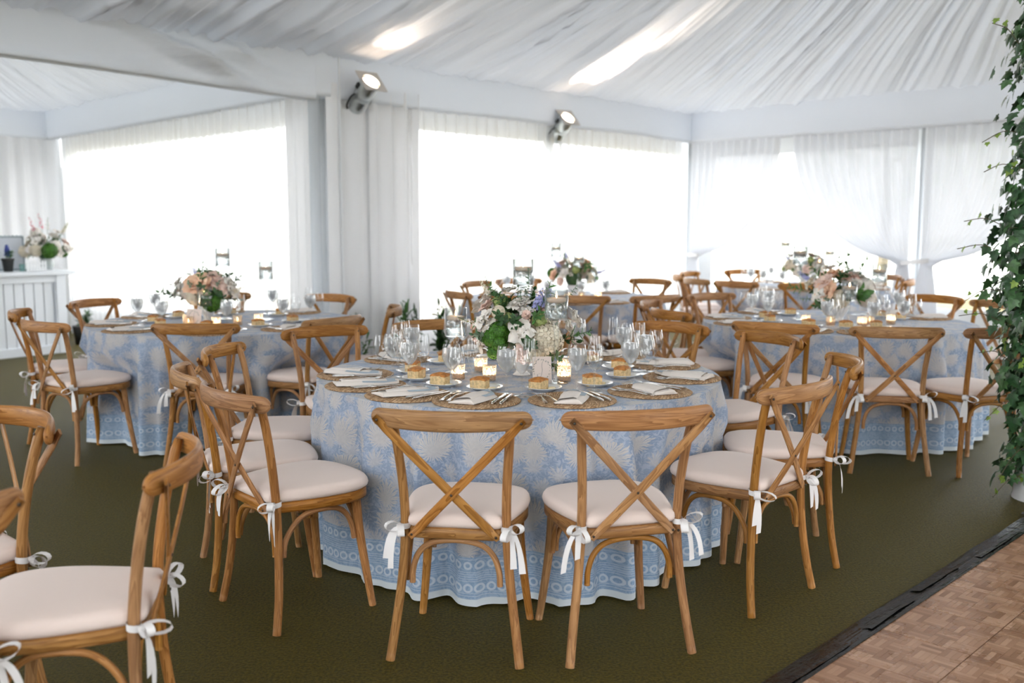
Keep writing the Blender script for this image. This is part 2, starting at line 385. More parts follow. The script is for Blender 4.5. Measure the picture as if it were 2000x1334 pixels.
# border (v = height above the hem in metres, u = run in metres)
su = b.n('SeparateXYZ', {0: UV}); U_, V_ = su.outputs[0], su.outputs[1]
def band(v0, v1, soft=0.002): return b.math('MULTIPLY', b.step(V_, v0 - soft, v0 + soft), b.math('SUBTRACT', 1.0, b.step(V_, v1 - soft, v1 + soft)))
bmask = band(0.0, 0.205)
bcol = b.mix(b.step(mot.outputs[0], 0.4, 0.6), (0.25, 0.37, 0.55), (0.35, 0.47, 0.63)); bline = None
def ring_row(vc, per, rr):
    fu = b.math('SUBTRACT', b.math('FRACT', b.math('DIVIDE', U_, per)), 0.5)
    dx = b.math('MULTIPLY', fu, per); dy = b.math('SUBTRACT', V_, vc)
    d = b.math('SQRT', b.math('ADD', b.math('MULTIPLY', dx, dx), b.math('MULTIPLY', dy, dy)))
    return b.math('SUBTRACT', 1.0, b.step(b.math('ABSOLUTE', b.math('SUBTRACT', d, rr)), 0.0025, 0.0055))
lines = b.math('MAXIMUM', ring_row(0.082, 0.040, 0.014), ring_row(0.172, 0.040, 0.012))
for v0 in (0.050, 0.060, 0.108, 0.117, 0.126, 0.135, 0.144, 0.194):
    lines = b.math('MAXIMUM', lines, b.math('MULTIPLY', band(v0, v0 + 0.0035, 0.0012), 0.55))
bcol = b.mix(b.math('MULTIPLY', lines, 0.75), bcol, (0.66, 0.72, 0.78))
colp = b.mix(bmask, colp, bcol)
colp = b.mix(b.math('SUBTRACT', 1.0, b.step(V_, 0.036, 0.042)), colp, (0.70, 0.76, 0.80))
d = b.n('BsdfPrincipled', {'Base Color': colp, 'Roughness': 0.85, 'Specular IOR Level': 0.25, 'Sheen Weight': 0.15})
t = b.n('BsdfTranslucent', {'Color': colp}); mx = b.n('MixShader', {0: 0.12})
nt.links.new(d.outputs[0], mx.inputs[1]); nt.links.new(t.outputs[0], mx.inputs[2]); nt.links.new(mx.outputs[0], out.inputs[0]); CLOTH = m

# woven mat
m, nt, out = new_mat('water_hyacinth'); b = NB(nt)
tc = b.n('TexCoord'); so = b.n('SeparateXYZ', {0: tc.outputs['Object']})
rr = b.math('SQRT', b.math('ADD', b.math('MULTIPLY', so.outputs[0], so.outputs[0]), b.math('MULTIPLY', so.outputs[1], so.outputs[1])))
an = b.math('ARCTAN2', so.outputs[1], so.outputs[0])
tw = b.math('SINE', b.math('ADD', b.math('MULTIPLY', an, 64.0), b.math('MULTIPLY', rr, 420.0)))
nz = b.n('TexNoise', {'Vector': tc.outputs['Object'], 'Scale': 70.0, 'Detail': 3.0})
cc = b.mix(b.step(nz.outputs[0], 0.3, 0.7), (0.34, 0.19, 0.09), (0.62, 0.42, 0.25)); cc = b.mix(b.math('MULTIPLY', b.step(tw, -1.0, -0.2), 0.0), cc, cc)
cc = b.mix(b.math('MULTIPLY', b.math('SUBTRACT', 1.0, b.step(tw, -0.95, -0.3)), 0.5), cc, (0.16, 0.085, 0.04))
p = b.n('BsdfPrincipled', {'Base Color': cc, 'Roughness': 0.8}); bp = b.n('Bump', {'Height': tw, 'Strength': 0.6, 'Distance': 0.004}); b.set(p.inputs['Normal'], bp.outputs[0])
nt.links.new(p.outputs[0], out.inputs[0]); HYA = m
# water, ice
m, nt, out = new_mat('water'); b = NB(nt)
g = b.n('BsdfGlass', {'Color': (0.97, 0.985, 1.0), 'Roughness': 0.0, 'IOR': 1.33}); tr = b.n('BsdfTransparent', {'Color': (0.97, 0.98, 0.985)})
mx = b.n('MixShader', {0: 0.72}); nt.links.new(g.outputs[0], mx.inputs[1]); nt.links.new(tr.outputs[0], mx.inputs[2])
WATER = m.copy(); WATER.name = 'iced_water'; nt.links.new(mx.outputs[0], out.inputs[0])
nt2 = WATER.node_tree; b2 = NB(nt2); o2 = [q for q in nt2.nodes if q.type == 'OUTPUT_MATERIAL'][0]; x2 = [q for q in nt2.nodes if q.type == 'MIX_SHADER'][0]
tl = b2.n('BsdfTranslucent', {'Color': (0.97, 0.965, 0.96)}); dfw = b2.n('BsdfDiffuse', {'Color': (0.92, 0.91, 0.90)}); md = b2.n('MixShader', {0: 0.5}); nt2.links.new(tl.outputs[0], md.inputs[1]); nt2.links.new(dfw.outputs[0], md.inputs[2])
mw = b2.n('MixShader', {0: 0.34}); nt2.links.new(x2.outputs[0], mw.inputs[1]); nt2.links.new(md.outputs[0], mw.inputs[2]); nt2.links.new(mw.outputs[0], o2.inputs[0])
WATERC = m; WATERC.name = 'water_in_cylinder'
for nd in WATERC.node_tree.nodes:
    if nd.type == 'MIX_SHADER': nd.inputs[0].default_value = 0.35
m, nt, out = new_mat('ice'); b = NB(nt)
g = b.n('BsdfTranslucent', {'Color': (0.95, 0.96, 0.98)}); tr = b.n('BsdfTransparent', {'Color': (0.9, 0.92, 0.94)}); df = b.n('BsdfGlossy', {'Roughness': 0.15})
mx = b.n('MixShader', {0: 0.42}); nt.links.new(g.outputs[0], mx.inputs[1]); nt.links.new(tr.outputs[0], mx.inputs[2])
m3 = b.n('MixShader', {0: 0.1}); nt.links.new(mx.outputs[0], m3.inputs[1]); nt.links.new(df.outputs[0], m3.inputs[2]); nt.links.new(m3.outputs[0], out.inputs[0]); ICE = m

# ------------------------------------------------------------------ tent geometry (metres)
UX, UY = 0.633, 0.774                     # along the long wall, away from the camera
WX, WY = 0.774, -0.633                    # across the marquee
K = Vector((2.42, 13.78, 0))              # far corner of the main marquee
P = Vector((-1.67, 8.80, 0))              # post where the side bay joins
LC = Vector((-6.11, 13.36, 0))            # far corner of the side bay
RD = Vector((0.662, -0.75, 0)).normalized()   # along the right wall, towards the camera
U = Vector((UX, UY, 0)); W = Vector((WX, WY, 0)); V = (P - LC).normalized()
ZB, ZT = 2.55, 2.89                       # underside and top of the fabric valance
Z = Vector((0, 0, 1))
BEAM_END = K - U * 17.0
LEND = LC - U * 9.0
REND = K + RD * 12.5

# floor and ground
mb = MB(); poly = [(-14, -6), (14, -6), (14, 20), (-14, 20)]
N_ = 60
mb.grid([[(-9.5 + 19 * i / N_, -5 + 24 * j / N_, 0) for j in range(N_ + 1)] for i in range(N_ + 1)], UV=lambda i, j: (i, j))
struct('floor', mb, CARPET, 'olive green needle felt carpet laid over the marquee floor')
mb = MB(); mb.grid([[(-80 + 160 * i / 8, -60 + 160 * j / 8, -0.12) for j in range(9)] for i in range(9)])
g = struct('trim_1', mb, LAWN, 'lawn outside the marquee')

# ---- pleated roof liner
def fold(s, seed):
    a = 0.55 * n1(s * 3.1, seed) + 0.5 * n1(s * 7.3, seed + 2) + 0.28 * n1(s * 15.0, seed + 5)
    r1 = 1 - abs(n1(s * 6.3, seed + 11)) * 2.4; r2 = 1 - abs(n1(s * 3.4, seed + 13)) * 2.4
    return a - 0.35 * abs(n1(s * 5.1, seed + 9)) - .38 * max(0, r1) ** 3 - .45 * max(0, r2) ** 4
def roof(name, eave, ridge, seed, ds=0.022, rows=26, amp=0.125, sag=0.10, label=None):
    """eave, ridge: functions of arc length -> Vector; total arc length in eave.len"""
    n = int(eave.len / ds); Pn = []; s0_ = 13.5 if name == 'ceiling' else 0.0; fq = 1.22 if name == 'ceiling' else 1.3
    for i in range(n + 1):
        s = eave.len * i / n; e = eave(s); r = ridge(s); row = []
        for j in range(rows + 1):
            v = j / rows; vv = v ** 1.15
            p = e.lerp(r, vv); p.z = lerp(e.z, r.z, vv) - sag * sin(pi * vv) * 2.0
            sh = s + 0.30 * n2(s * 0.35, v * 2.2, seed) * min(1, v * 2); sh *= fq
            f = fold(sh, seed) * (0.55 + 0.6 * abs(n2(s * 1.3, v * 1.6, seed + 4)))
            k = amp * (0.25 + 1.0 * min(1.0, v * 5)) * (1 - 0.75 * v) * (1.0 + 1.0 * max(0.0, min(1.0, (s0_ - s) / 4.0)))
            p.z += f * k * 1.2
            row.append(p)
        Pn.append(row)
    mb = MB(); mb.grid(Pn, UV=lambda i, j: (i * ds, j / rows))
    return struct(name, mb, LINER, label)
class Poly:
    def __init__(s, pts): s.p = [Vector(q) for q in pts]; s.l = [(s.p[i + 1] - s.p[i]).length for i in range(len(s.p) - 1)]; s.len = sum(s.l)
    def __call__(s, t):
        for i, l in enumerate(s.l):
            if t <= l or i == len(s.l) - 1: return s.p[i].lerp(s.p[i + 1], t / l)
            t -= l
A = Vector((4.0, 6.0, 5.5))
zt = Z * ZT
ev = Poly([K - U * 17 + zt, K + zt, K + RD * 12.3 + zt])
def ridge_main(s):
    t = 17.0 - s
    return A - Vector((UX, UY, 0)) * max(0.0, t - 5.0) if t > 0 else A + RD * 0.0
roof('ceiling', ev, ridge_main, 1.0, label='gathered white fabric roof liner of the main marquee')
far = Poly([K - U * 17 + W * 12.2 + zt, K + RD * 12.3 + zt + Z * 0.0])
roof('ceiling.001', far, lambda s: A - U * max(0.0, 12.0 - s), 6.0, ds=0.3, rows=6, label='far slope of the white roof liner over the dance floor')
AL = (LC + P) * 0.5 - U * 3.2 + Z * 4.1
ev2 = Poly([LC - U * 9 + zt, LC + zt, P + zt])
roof('ceiling.002', ev2, lambda s: AL - U * max(0.0, 9.0 - s - 3.2), 3.0, amp=0.11, rows=20, sag=0.03, label='gathered white fabric roof liner of the side bay')
ev3 = Poly([P + zt, P - U * 11 + zt])
roof('ceiling.003', ev3, lambda s: AL - U * max(0.0, s - 3.2), 4.0, ds=0.1, rows=8, sag=0.03, label='near slope of the side bay roof liner')

# ---- valances
def valance(name, p0, p1, z0, z1, depth, nrm, seed, swag=0.0, label=None, z0b=None):
    n = max(4, int((p1 - p0).length / 0.06)); Pn = []
    for i in range(n + 1):
        t = i / n; b0 = p0.lerp(p1, t); s = (p1 - p0).length * t; row = []
        zb = lerp(z0, z0b if z0b is not None else z0, t) + 0.02 * n1(s * 0.7, seed)
        m_ = 10
        for j in range(m_ + 1):
            v = j / m_; z = lerp(min(z1, ZT + .06) if j else z1, zb, v)
            # slack folds hanging diagonally from the top edge
            d = swag * (fold((s * 0.35 + v * 0.45), seed) * 0.9 + 0.5 * n2(s * 1.1 - v * 1.6, v * 0.9, seed)) * sin(pi * min(1, v * 1.0)) * min(1, s / .9) if swag else 0.006 * n2(s * 2, v * 2, seed)
            q = b0 + nrm * (depth * 0.5 + max(d, -.045)); q.z = z + 0.012 * n1(s * 3.0, seed + 3) * (1 - v); row.append(q)
        q = b0 - nrm * depth * 0.5; q.z = zb; row.append(q)
        q = b0 - nrm * depth * 0.5; q.z = z1; row.append(q)
        Pn.append(row)
    mb = MB(); mb.grid(Pn, UV=lambda i, j: (i, j)); return struct(name, mb, LINER, label)
IN_L = -(U)                               # inward normals
IN_M = W
IN_R = Vector((-RD.y, RD.x, 0)); IN_R = IN_R if IN_R.dot(Vector((0, -1, 0))) > 0 else -IN_R
IN_E = -V if (-V).dot(P - LC) > 0 else V
valance('trim_2', K + U * 0.02, P - U * 0.1, ZB, ZT + 0.11, 0.16, IN_M, 2.0, label='smooth white fabric valance above the long window wall')
valance('trim_3', P - U * 0.1, K - U * 17, ZB - 0.03, ZT + 0.34, 0.16, IN_M, 3.0, swag=0.46, z0b=2.70, label='slack grey white fabric wrapped over the beam between the two bays')
valance('trim_4', LC, P, ZB, ZT + 0.09, 0.14, IN_L, 4.0, label='white fabric valance above the side bay window')
valance('trim_5', K, REND, ZB - 0.02, ZT + 0.11, 0.16, IN_R, 5.0, z0b=2.5, label='white fabric valance above the tied back curtains')
valance('trim_6', LC, LEND, ZB, ZT + 0.09, 0.14, IN_E, 6.0, label='white fabric valance on the end wall behind the bar')

mb = MB(); gc = P - U * 5.4; mb.box((gc.x, gc.y, ZT + 0.38), (11.4, 0.9, 0.02), Matrix(((U.x, -U.y, 0), (U.y, U.x, 0), (0, 0, 1))))  # unseen cover added to stop sun leaking onto the beam fabric
struct('trim_11', mb, VINYL, 'rain gutter flap over the joint between the two marquees')
# ---- side walls with window openings
def wall(name, p0, p1, wins, out_n, z1=ZT, label=None, th=0.012):
    d = (p1 - p0).normalized(); L = (p1 - p0).length; rot = Matrix(((d.x, -d.y, 0), (d.y, d.x, 0), (0, 0, 1)))
    mb = MB()
    def slab(s0, s1, za, zb_):
        c = p0 + d * ((s0 + s1) / 2) + out_n * 0.0; mb.box((c.x, c.y, (za + zb_) / 2), (s1 - s0, th, zb_ - za), rot)
    s = 0.0
    for (a, b_, za, zb_) in wins:
        if a > s: slab(s, a, 0, z1)
        slab(a, b_, 0, za); slab(a, b_, zb_, z1); s = b_
    if s < L: slab(s, L, 0, z1)
    o = struct(name, mb, VINYL, label)
    return o, d, rot
def pane(name, p0, d, rot, a, b_, za, zb_, label):
    mb = MB(); c = p0 + d * ((a + b_) / 2); mb.box((c.x, c.y, (za + zb_) / 2), (b_ - a, 0.002, zb_ - za), rot)
    return struct(name, mb, PANE, label)
OUT = 0.16
pl0, pl1 = LC + U * OUT, P + U * OUT
Ll = (pl1 - pl0).length
o, d, r = wall('wall_back_left', pl0 - V * 0.15, pl1 + V * .1, [(0.62, Ll - 0.12, 0.5, 2.36)], U, label='white vinyl side wall of the side bay around its long clear window')
pane('window_1', pl0 - V * 0.15, d, r, 0.62, Ll - 0.12, 0.5, 2.36, 'clear vinyl window behind the sheer curtains of the side bay')
pm0, pm1 = P - W * OUT, K - W * OUT
Lm = (pm1 - pm0).length
o, d, r = wall('wall_back', pm0 + U * 0.1, pm1 + U * .15, [(0.95, Lm - 3.15, 0.5, 2.37), (Lm - 3.0, Lm - 0.25, 0.5, 2.37)], -W, label='white vinyl side wall of the main marquee around two clear windows')
pane('window_2', pm0 + U * 0.1, d, r, 0.95, Lm - 3.15, 0.5, 2.37, 'left clear vinyl window behind the sheers of the long wall')
pane('window_3', pm0 + U * 0.1, d, r, Lm - 3.0, Lm - 0.25, 0.5, 2.37, 'right clear vinyl window behind the sheers of the long wall')
pr0 = K - IN_R * OUT
o, d, r = wall('wall_right', pr0 - RD * .15, REND - IN_R * OUT, [(0.45, 3.3, 0.5, 2.33), (3.5, 6.6, 0.5, 2.33), (6.8, 9.9, .5, 2.33)], -IN_R, label='white vinyl side wall with clear windows and a solid skirt')
for i, (a, b_) in enumerate(((0.45, 3.3), (3.5, 6.6), (6.8, 9.9))):
    pane('window_%d' % (4 + i), pr0 - RD * .15, d, r, a, b_, 0.5, 2.33, ['clear vinyl window in the far corner, partly covered by a tied sheer', 'clear vinyl window right of the tie back pole', 'clear vinyl window behind the ivy column'][i])
wall('wall_left', LC - V * OUT + U * 0.3, LEND - V * OUT, [], V, label='solid white vinyl end wall behind the bar')
fa, fb = K + RD * 12.4, K + RD * 12.4 - U * 17
wall('wall_front', fa, fb, [(0.4, 3.4, .5, 2.35), (6.8, 9.8, .1, 2.45)], W, label='white vinyl side wall behind the camera with clear windows')  # unseen walls added to cut light from behind the camera
wall('wall_rear', K - U * 17, K - U * 17 + W * 12.6, [(7.0, 10.0, .5, 2.35)], -U, label='white vinyl end wall behind the camera')
wall('wall_bay_end', LEND, LEND + V * 6.4, [(1.0, 5.4, .5, 2.35)], -U, label='white vinyl end wall of the side bay')  # unseen, added to close the bay against extra skylight
# tent poles
def pole(name, p, r, z1, label):
    mb = MB(); mb.tube([(p.x, p.y, 0), (p.x, p.y, z1 * .5), (p.x, p.y, z1)], r, 10); return struct(name, mb, WALLGREY, label)
pole('trim_7', K - U * 3.03 - W * 0.08, 0.035, ZT, 'white tent pole seen through the sheers between two windows')
pole('trim_8', K + RD * 3.3 - IN_R * 0.02, 0.030, ZT, 'grey white tent pole where the sheer curtains are tied')
pole('trim_9', P - W * 0.02 - U * 0.05, 0.05, ZT, 'tent pole at the corner between the bays')
pole('trim_10', K + RD * 0.02, 0.04, ZT, 'tent pole in the far corner')

# ---- curtains
def curtain(name, p0, p1, nrm, z0, z1, mat, label, seed, per=0.115, amp=0.028, gather=None, rows=None, ds=0.012, group=None, base=0.0):
    """gather: function(t, z) -> (t', forward) to sweep the cloth sideways"""
    L = (p1 - p0).length; n = int(L / ds); zr = rows or 6; Pn = []
    for i in range(n + 1):
        t = i / n; s = L * t; row = []
        ph = 2 * pi * s / per + 2.0 * n1(s * 1.2, seed)
        for j in range(zr + 1):
            z = lerp(z1, z0, j / zr); hang = 1 - 0.35 * j / zr + 0.3 * n2(s * 0.9, z * 0.7, seed)
            y = amp * hang * (sin(ph + 0.5 * n2(s, z, seed + 1)) + 0.35 * n1(s * 9, seed))
            tt, fw, am = t, 0.0, 1.0
            if gather: tt, fw, am = gather(t, z)
            q = p0.lerp(p1, tt) + nrm * (y * am + fw + base); q.z = z; row.append(q)
        Pn.append(row)
    mb = MB(); mb.grid(Pn, UV=lambda i, j: (i, j)); o = obj(name, mb, mat); return tag(o, label, 'curtain', group)
cz = ZB + 0.12
def split(p0, p1, a, b_): L = (p1 - p0).length; return p0.lerp(p1, a), p0.lerp(p1, b_)
q0, q1 = LC + V * 0.12, P - V * 0.02
for i, (a, b_, lab) in enumerate(((0.05, 0.47, 'white sheer curtain hanging over the left half of the side bay window'), (0.47, 0.955, 'white sheer curtain hanging over the right half of the side bay window'))):
    s0, s1 = split(q0, q1, a, b_); curtain('sheer_curtain', s0, s1, -U, 0.01, cz, SHEER, lab, 11 + i, per=.15, amp=.045)
s0, s1 = split(q0, q1, 0.93, 1.0); curtain('drape', s0 - U * .06, s1 - U * .06, -U, 0.01, cz, DRAPE, 'pale drape panel at the right edge of the side bay window', 14, per=.16, amp=.02)
q0, q1 = P + U * 0.02, K
s0, s1 = q0 + W * .06, q0 + W * .06 + U * 0.55
curtain('drape', s0, s1, W, 0.01, cz, DRAPE, 'grey shaded drape wrapped round the corner post under the left spotlight', 15, per=.27, amp=.035)
curtain('drape', q0 + W * .05 + U * .5, q0 + W * .05 + U * 1.12, W, 0.01, cz, DRAPE, 'cream drape panel right of the corner post below the left spotlight', 16, per=.2, amp=.03)
Lq = (q1 - q0).length
curtain('sheer_curtain', q0 + U * 1.02, q0 + U * (Lq - 2.98), W, 0.01, cz, SHEER, 'white sheer curtain on the long wall between the two spotlights', 17, per=.16, amp=.046, base=.0)
curtain('sheer_curtain', q0 + U * (Lq - 3.02), q0 + U * (Lq - 0.02), W, 0.01, cz, SHEER, 'white sheer curtain on the long wall right of the right spotlight', 18, per=.16, amp=.046, base=.0)
s0, s1 = LC - V * 0.02, LC - U * 5.0
curtain('drape', LC + U * 0.13 + V * .02, LC - U * 5 + V * .02, V, 0.01, cz, DRAPE, 'white drape hanging on the end wall behind the bar', 19, per=.22, amp=.035)
# tied-back sheers on the right wall
TIE_Z = 1.03
def gather_to(tgt, w_tie, w_low, tie=TIE_Z, top=2.62, sweep=1.0):
    def f(t, z):
        if z >= tie:
            k = (z - tie) / (top - tie); k = max(0.0, min(1.0, k))
            e = k ** (0.62 if sweep > 0 else 1.0)
            e = sin(e * pi / 2) ** 0.9
        else: e = 0.0
        low = lerp(w_tie, w_low, min(1, max(0, (tie - z) / 0.5))) if z < tie else w_tie
        tg = tgt + (t - 0.5) * low
        return lerp(tg, t, e), 0.02 + 0.05 * (1 - e), lerp(0.5, 1.0, e)
    return f
R0 = K
def rpt(s): return R0 + RD * s
def tied(sa, sb, tgt_s, label, seed):
    p0, p1 = rpt(sa), rpt(sb); Lp = sb - sa
    return curtain('tied_curtain', p0, p1, IN_R, 0.01, cz, TIED, label, seed, per=.12, amp=.030, gather=gather_to((tgt_s - sa) / Lp, 0.13 / Lp, 0.30 / Lp), rows=44, base=.0)
tied(0.04, 1.45, 0.16, 'sheer curtain in the far corner swept left and tied', 21)
tied(1.62, 3.24, 3.16, 'sheer curtain swept right to the tie on the pole', 22)
tied(3.34, 4.95, 3.44, 'sheer curtain right of the pole swept left to its tie', 23)
mb = MB()
c0 = rpt(3.3) + IN_R * 0.06
ring = [(c0 + RD * (0.17 * cos(a)) + IN_R * (0.055 * sin(a)) + Z * (TIE_Z - 0.01 + 0.02 * cos(a))) for a in [2 * pi * k / 28 for k in range(29)]]
mb.ribbon(ring, 0.05, (0, 0, 1)); o = obj('curtain_tie', mb, DRAPE); tag(o, 'white fabric band tying the sheer curtains to the pole', 'tie')
mb = MB(); c0 = rpt(0.16) + IN_R * 0.06
mb.ribbon([(c0 + RD * (0.10 * cos(a)) + IN_R * (0.05 * sin(a)) + Z * (TIE_Z - 0.01)) for a in [2 * pi * k / 24 for k in range(25)]], 0.05, (0, 0, 1))
o = obj('curtain_tie', mb, DRAPE); tag(o, 'white fabric band tying the sheer curtain in the far corner', 'tie')

# ------------------------------------------------------------------ dance floor
ang = radians(45.6); D1 = Vector((cos(ang), sin(ang), 0)); D2 = Vector((sin(ang), -cos(ang), 0))
B0 = Vector((1.116, 3.211, 0)); TS = 0.311
df = thing('dance_floor', 'brown parquet dance floor of square panels with a black taped edge', 'dance floor', (B0.x, B0.y, 0), ang)
def tile_mesh(seed):
    rg = random.Random(seed); mb = MB(); g = 0.0006; n = 4; q = (TS - 0.003) / n
    mb.box((0, 0, 0.008), (TS - 0.003, TS - 0.003, 0.016))
    for i in range(n):
        for j in range(n):
            cx, cy_ = -TS / 2 + 0.0015 + q * (i + .5), -TS / 2 + 0.0015 + q * (j + .5); k = 4
            for s in range(k):
                off = (s - (k - 1) / 2) * q / k
                if (i + j) % 2: mb.box((cx, cy_ + off, 0.0185), (q - g, q / k - g, 0.005 + rg.uniform(-.0002, .0002)))
                else: mb.box((cx + off, cy_, 0.0185), (q / k - g, q - g, 0.005 + rg.uniform(-.0002, .0002)))
    return mb.mesh('parquet_panel', (PARQ,))
# make finger UVs run along the finger
TM = [tile_mesh(s) for s in (1, 2, 3)]
for i in range(-3, 7):
    for j in range(0, 9):
        c = D1 * TS * (i + .5) + D2 * TS * (j + .5) + B0
        if c.y < 1.6 or c.x > 4.2: continue
        obj('panel', TM[rng.randrange(3)], None, df, loc=(TS * (i + .5), -TS * (j + .5), 0), rot=(0, 0, rng.choice((0, pi / 2))))
# tape edge: ramped strip, overlapping lengths of tape
mb = MB(); n = 200; Lk = 4.18; Pn = []
for i in range(n + 1):
    s = -2.0 + Lk * i / n; row = []
    for j in range(11):
        v = j / 10; y = v * 0.118
        z = 0.024 - 0.020 * max(0, (v - 0.25) / 0.75) + 0.0022 * n2(s * 14, v * 3, 2) + 0.003 * n2(s * 4, v * 5, 5)
        if v > 0.97: z = 0.001
        y += 0.006 * n1(s * 3, 3) * (1 if v > .9 else 0)
        row.append((s, y - 0.004, z))
    Pn.append(row)
mb.grid(Pn, UV=lambda i, j: (i * Lk / n, j * .0118)); obj('edge_strip', mb, TAPE, df, label='black tape over the ramped edge')
mb = MB(); Pn = []
for i in range(61):
    q = .118 - 2.9 * i / 60; Pn.append([(7 * TS + .002 + v * .118, q, 0.024 - 0.020 * max(0, (v - .25) / .75) if v < .97 else .001) for v in [k / 8 for k in range(9)]])
mb.grid(Pn, UV=lambda i, j: (i * .05, j * .0118)); obj('edge_strip', mb, TAPE, df)
mb = MB()
for k in range(6):
    s0 = -1.4 + k * 0.55 + rng.uniform(-.1, .1); L_ = rng.uniform(.35, .7); w0 = rng.uniform(.012, .05); ww = rng.uniform(.03, .05); Pn = []
    for i in range(25):
        s = s0 + L_ * i / 24; Pn.append([(s, w0 + ww * j / 4 + .004 * n1(s * 9, k), 0.0275 - 0.02 * max(0, (w0 + ww * j / 4) / .118 - .25) / .75 + .0015 * n2(s * 20, j * .7, k)) for j in range(5)])
    mb = MB(); mb.grid(Pn, UV=lambda i, j: (i * .03, j * .01)); obj('tape_patch', mb, TAPE, df)
df['kind'] = 'thing'

# ------------------------------------------------------------------ chairs
def outline(scale=1.0, push=0.0):
    half = [(0, -.012), (.09, -.012), (.145, -.008), (.160, .02), (.188, .12), (.208, .22), (.210, .29), (.196, .355), (.155, .402), (.085, .424), (0, .430)]
    c = cr([(x, y, 0) for x, y in half], 5); R = [(p.x * scale, (p.y - .2) * scale + .2) for p in c]
    return R + [(-x, y) for x, y in R[-2:0:-1]]
def slab_from(outl, zs, cen=(0, .2), top_puff=0.0):
    """zs: list of (scale, z); closes top and bottom"""
    mb = MB(); rings = []
    for sc_, z in zs: rings.append([(cen[0] + (x - cen[0]) * sc_, cen[1] + (y - cen[1]) * sc_, z) for x, y in outl])
    mb.grid(rings, closed_v=True, UV=lambda i, j: (j * .02, i * .02), flip=True)
    n = len(outl)
    for ri, fl in ((0, True), (len(zs) - 1, False)):
        c = len(mb.v); mb.v.append((cen[0], cen[1], zs[ri][1] + (top_puff if not fl else 0)))
        for k in range(n):
            a, b_ = ri * n + k, ri * n + (k + 1) % n
            pa, pb = mb.v[a], mb.v[b_]
            mb.face((c, b_, a) if fl else (c, a, b_), [(cen[0], cen[1]), (pb[0], pb[1]), (pa[0], pa[1])] if fl else [(cen[0], cen[1]), (pa[0], pa[1]), (pb[0], pb[1])], True)
    return mb
OL = outline()
seat_m = slab_from(OL, [(0.86, .426), (.97, .426), (1.0, .431), (1.0, .459), (.975, .465), (.5, .465)]).mesh('seat', (WOOD,))
cush_m = slab_from(outline(1.02), [(0.6, .466), (.955, .466), (1.0, .474), (1.012, .484), (1.0, .496), (.97, .506), (.88, .513), (.6, .518)], top_puff=.001).mesh('cushion', (CUSH,))
def post(s):
    mb = MB(); pth = cr([(s * .222, -.030, 0), (s * .204, -.008, .13), (s * .184, .006, .29), (s * .173, .009, .45), (s * .175, -.004, .6), (s * .187, -.030, .75), (s * .198, -.061, .868)], 4)
    n = len(pth); rad = [(.0150 + .001 * (1 - abs(2 * i / n - 1)), .0158) for i in range(n)]; rad[-1] = (.011, .012); mb.tube(pth, rad, 12, up=(0, 1, 0)); return mb
def fleg(s):
    mb = MB(); pth = cr([(s * .206, .389, 0), (s * .188, .372, .15), (s * .174, .355, .3), (s * .168, .345, .43)], 5); n = len(pth)
    mb.tube(pth, [(.0140 + .005 * i / n, .0140 + .005 * i / n) for i in range(n)], 12); return mb
def rail_mb():
    pth = [(x, -.138 + .088 * (x / .262) ** 2, .848 + .004 * (1 - (x / .262) ** 2)) for x in [-.264 * cos(pi * i / 40) for i in range(41)]]
    rad = []
    for i in range(41):
        e = abs(cos(pi * i / 40)); h = .0345 - .005 * e ** 2
        if e > .89: h *= sqrt(max(.004, 1 - ((e - .89) / .1105) ** 2))
        rad.append((h, .0115 if e < .96 else .0115 * sqrt(max(.04, 1 - ((e - .96) / .041) ** 2))))
    mb = MB(); mb.tube(pth, rad, 16, flat=2.6, up=(0, 0, 1)); return mb
def brace(s, dy):
    a, c = Vector((s * .238, -.0965 + dy * .3, .848)), Vector((-s * .142, -.021 + dy * 1.0, .442)); mb = MB()
    pth = [a.lerp(c, i / 12) + Vector((0, -0.006 * sin(pi * i / 12) + (dy if 3 < i < 9 else 0) * .0, 0)) for i in range(13)]
    d = (c - a).normalized(); side = Vector((0, 1, 0)) - d * d.y
    ra = [(.0042, .0155)] * 13; ra[0] = ra[-1] = (.004, .011)
    pth = [a - d * .010] + pth[1:-1] + [c + d * .010]
    mb.tube(pth, ra, 10, flat=4, up=(0, 1, 0)); return mb
def arch(pts): mb = MB(); mb.tube(cr(pts, 5), .0105, 8); return mb
AR = [(-.150, .010, .265), (-.147, .010, .315), (-.128, .011, .368), (-.085, .012, .405), (0, .012, .418)]
rear_arch = arch(AR + [(-x, y, z) for x, y, z in AR[-2::-1]])
AF = [(-.152, .352, .275), (-.148, .352, .325), (-.125, .352, .372), (-.08, .352, .405), (0, .352, .416)]
front_arch = arch(AF + [(-x, y, z) for x, y, z in AF[-2::-1]])
def side_arch(s): return arch([(s * .176, .031, .265), (s * .173, .04, .32), (s * .174, .075, .375), (s * .178, .12, .408), (s * .180, .185, .417), (s * .178, .25, .41), (s * .174, .295, .38), (s * .171, .322, .33), (s * .172, .332, .275)])
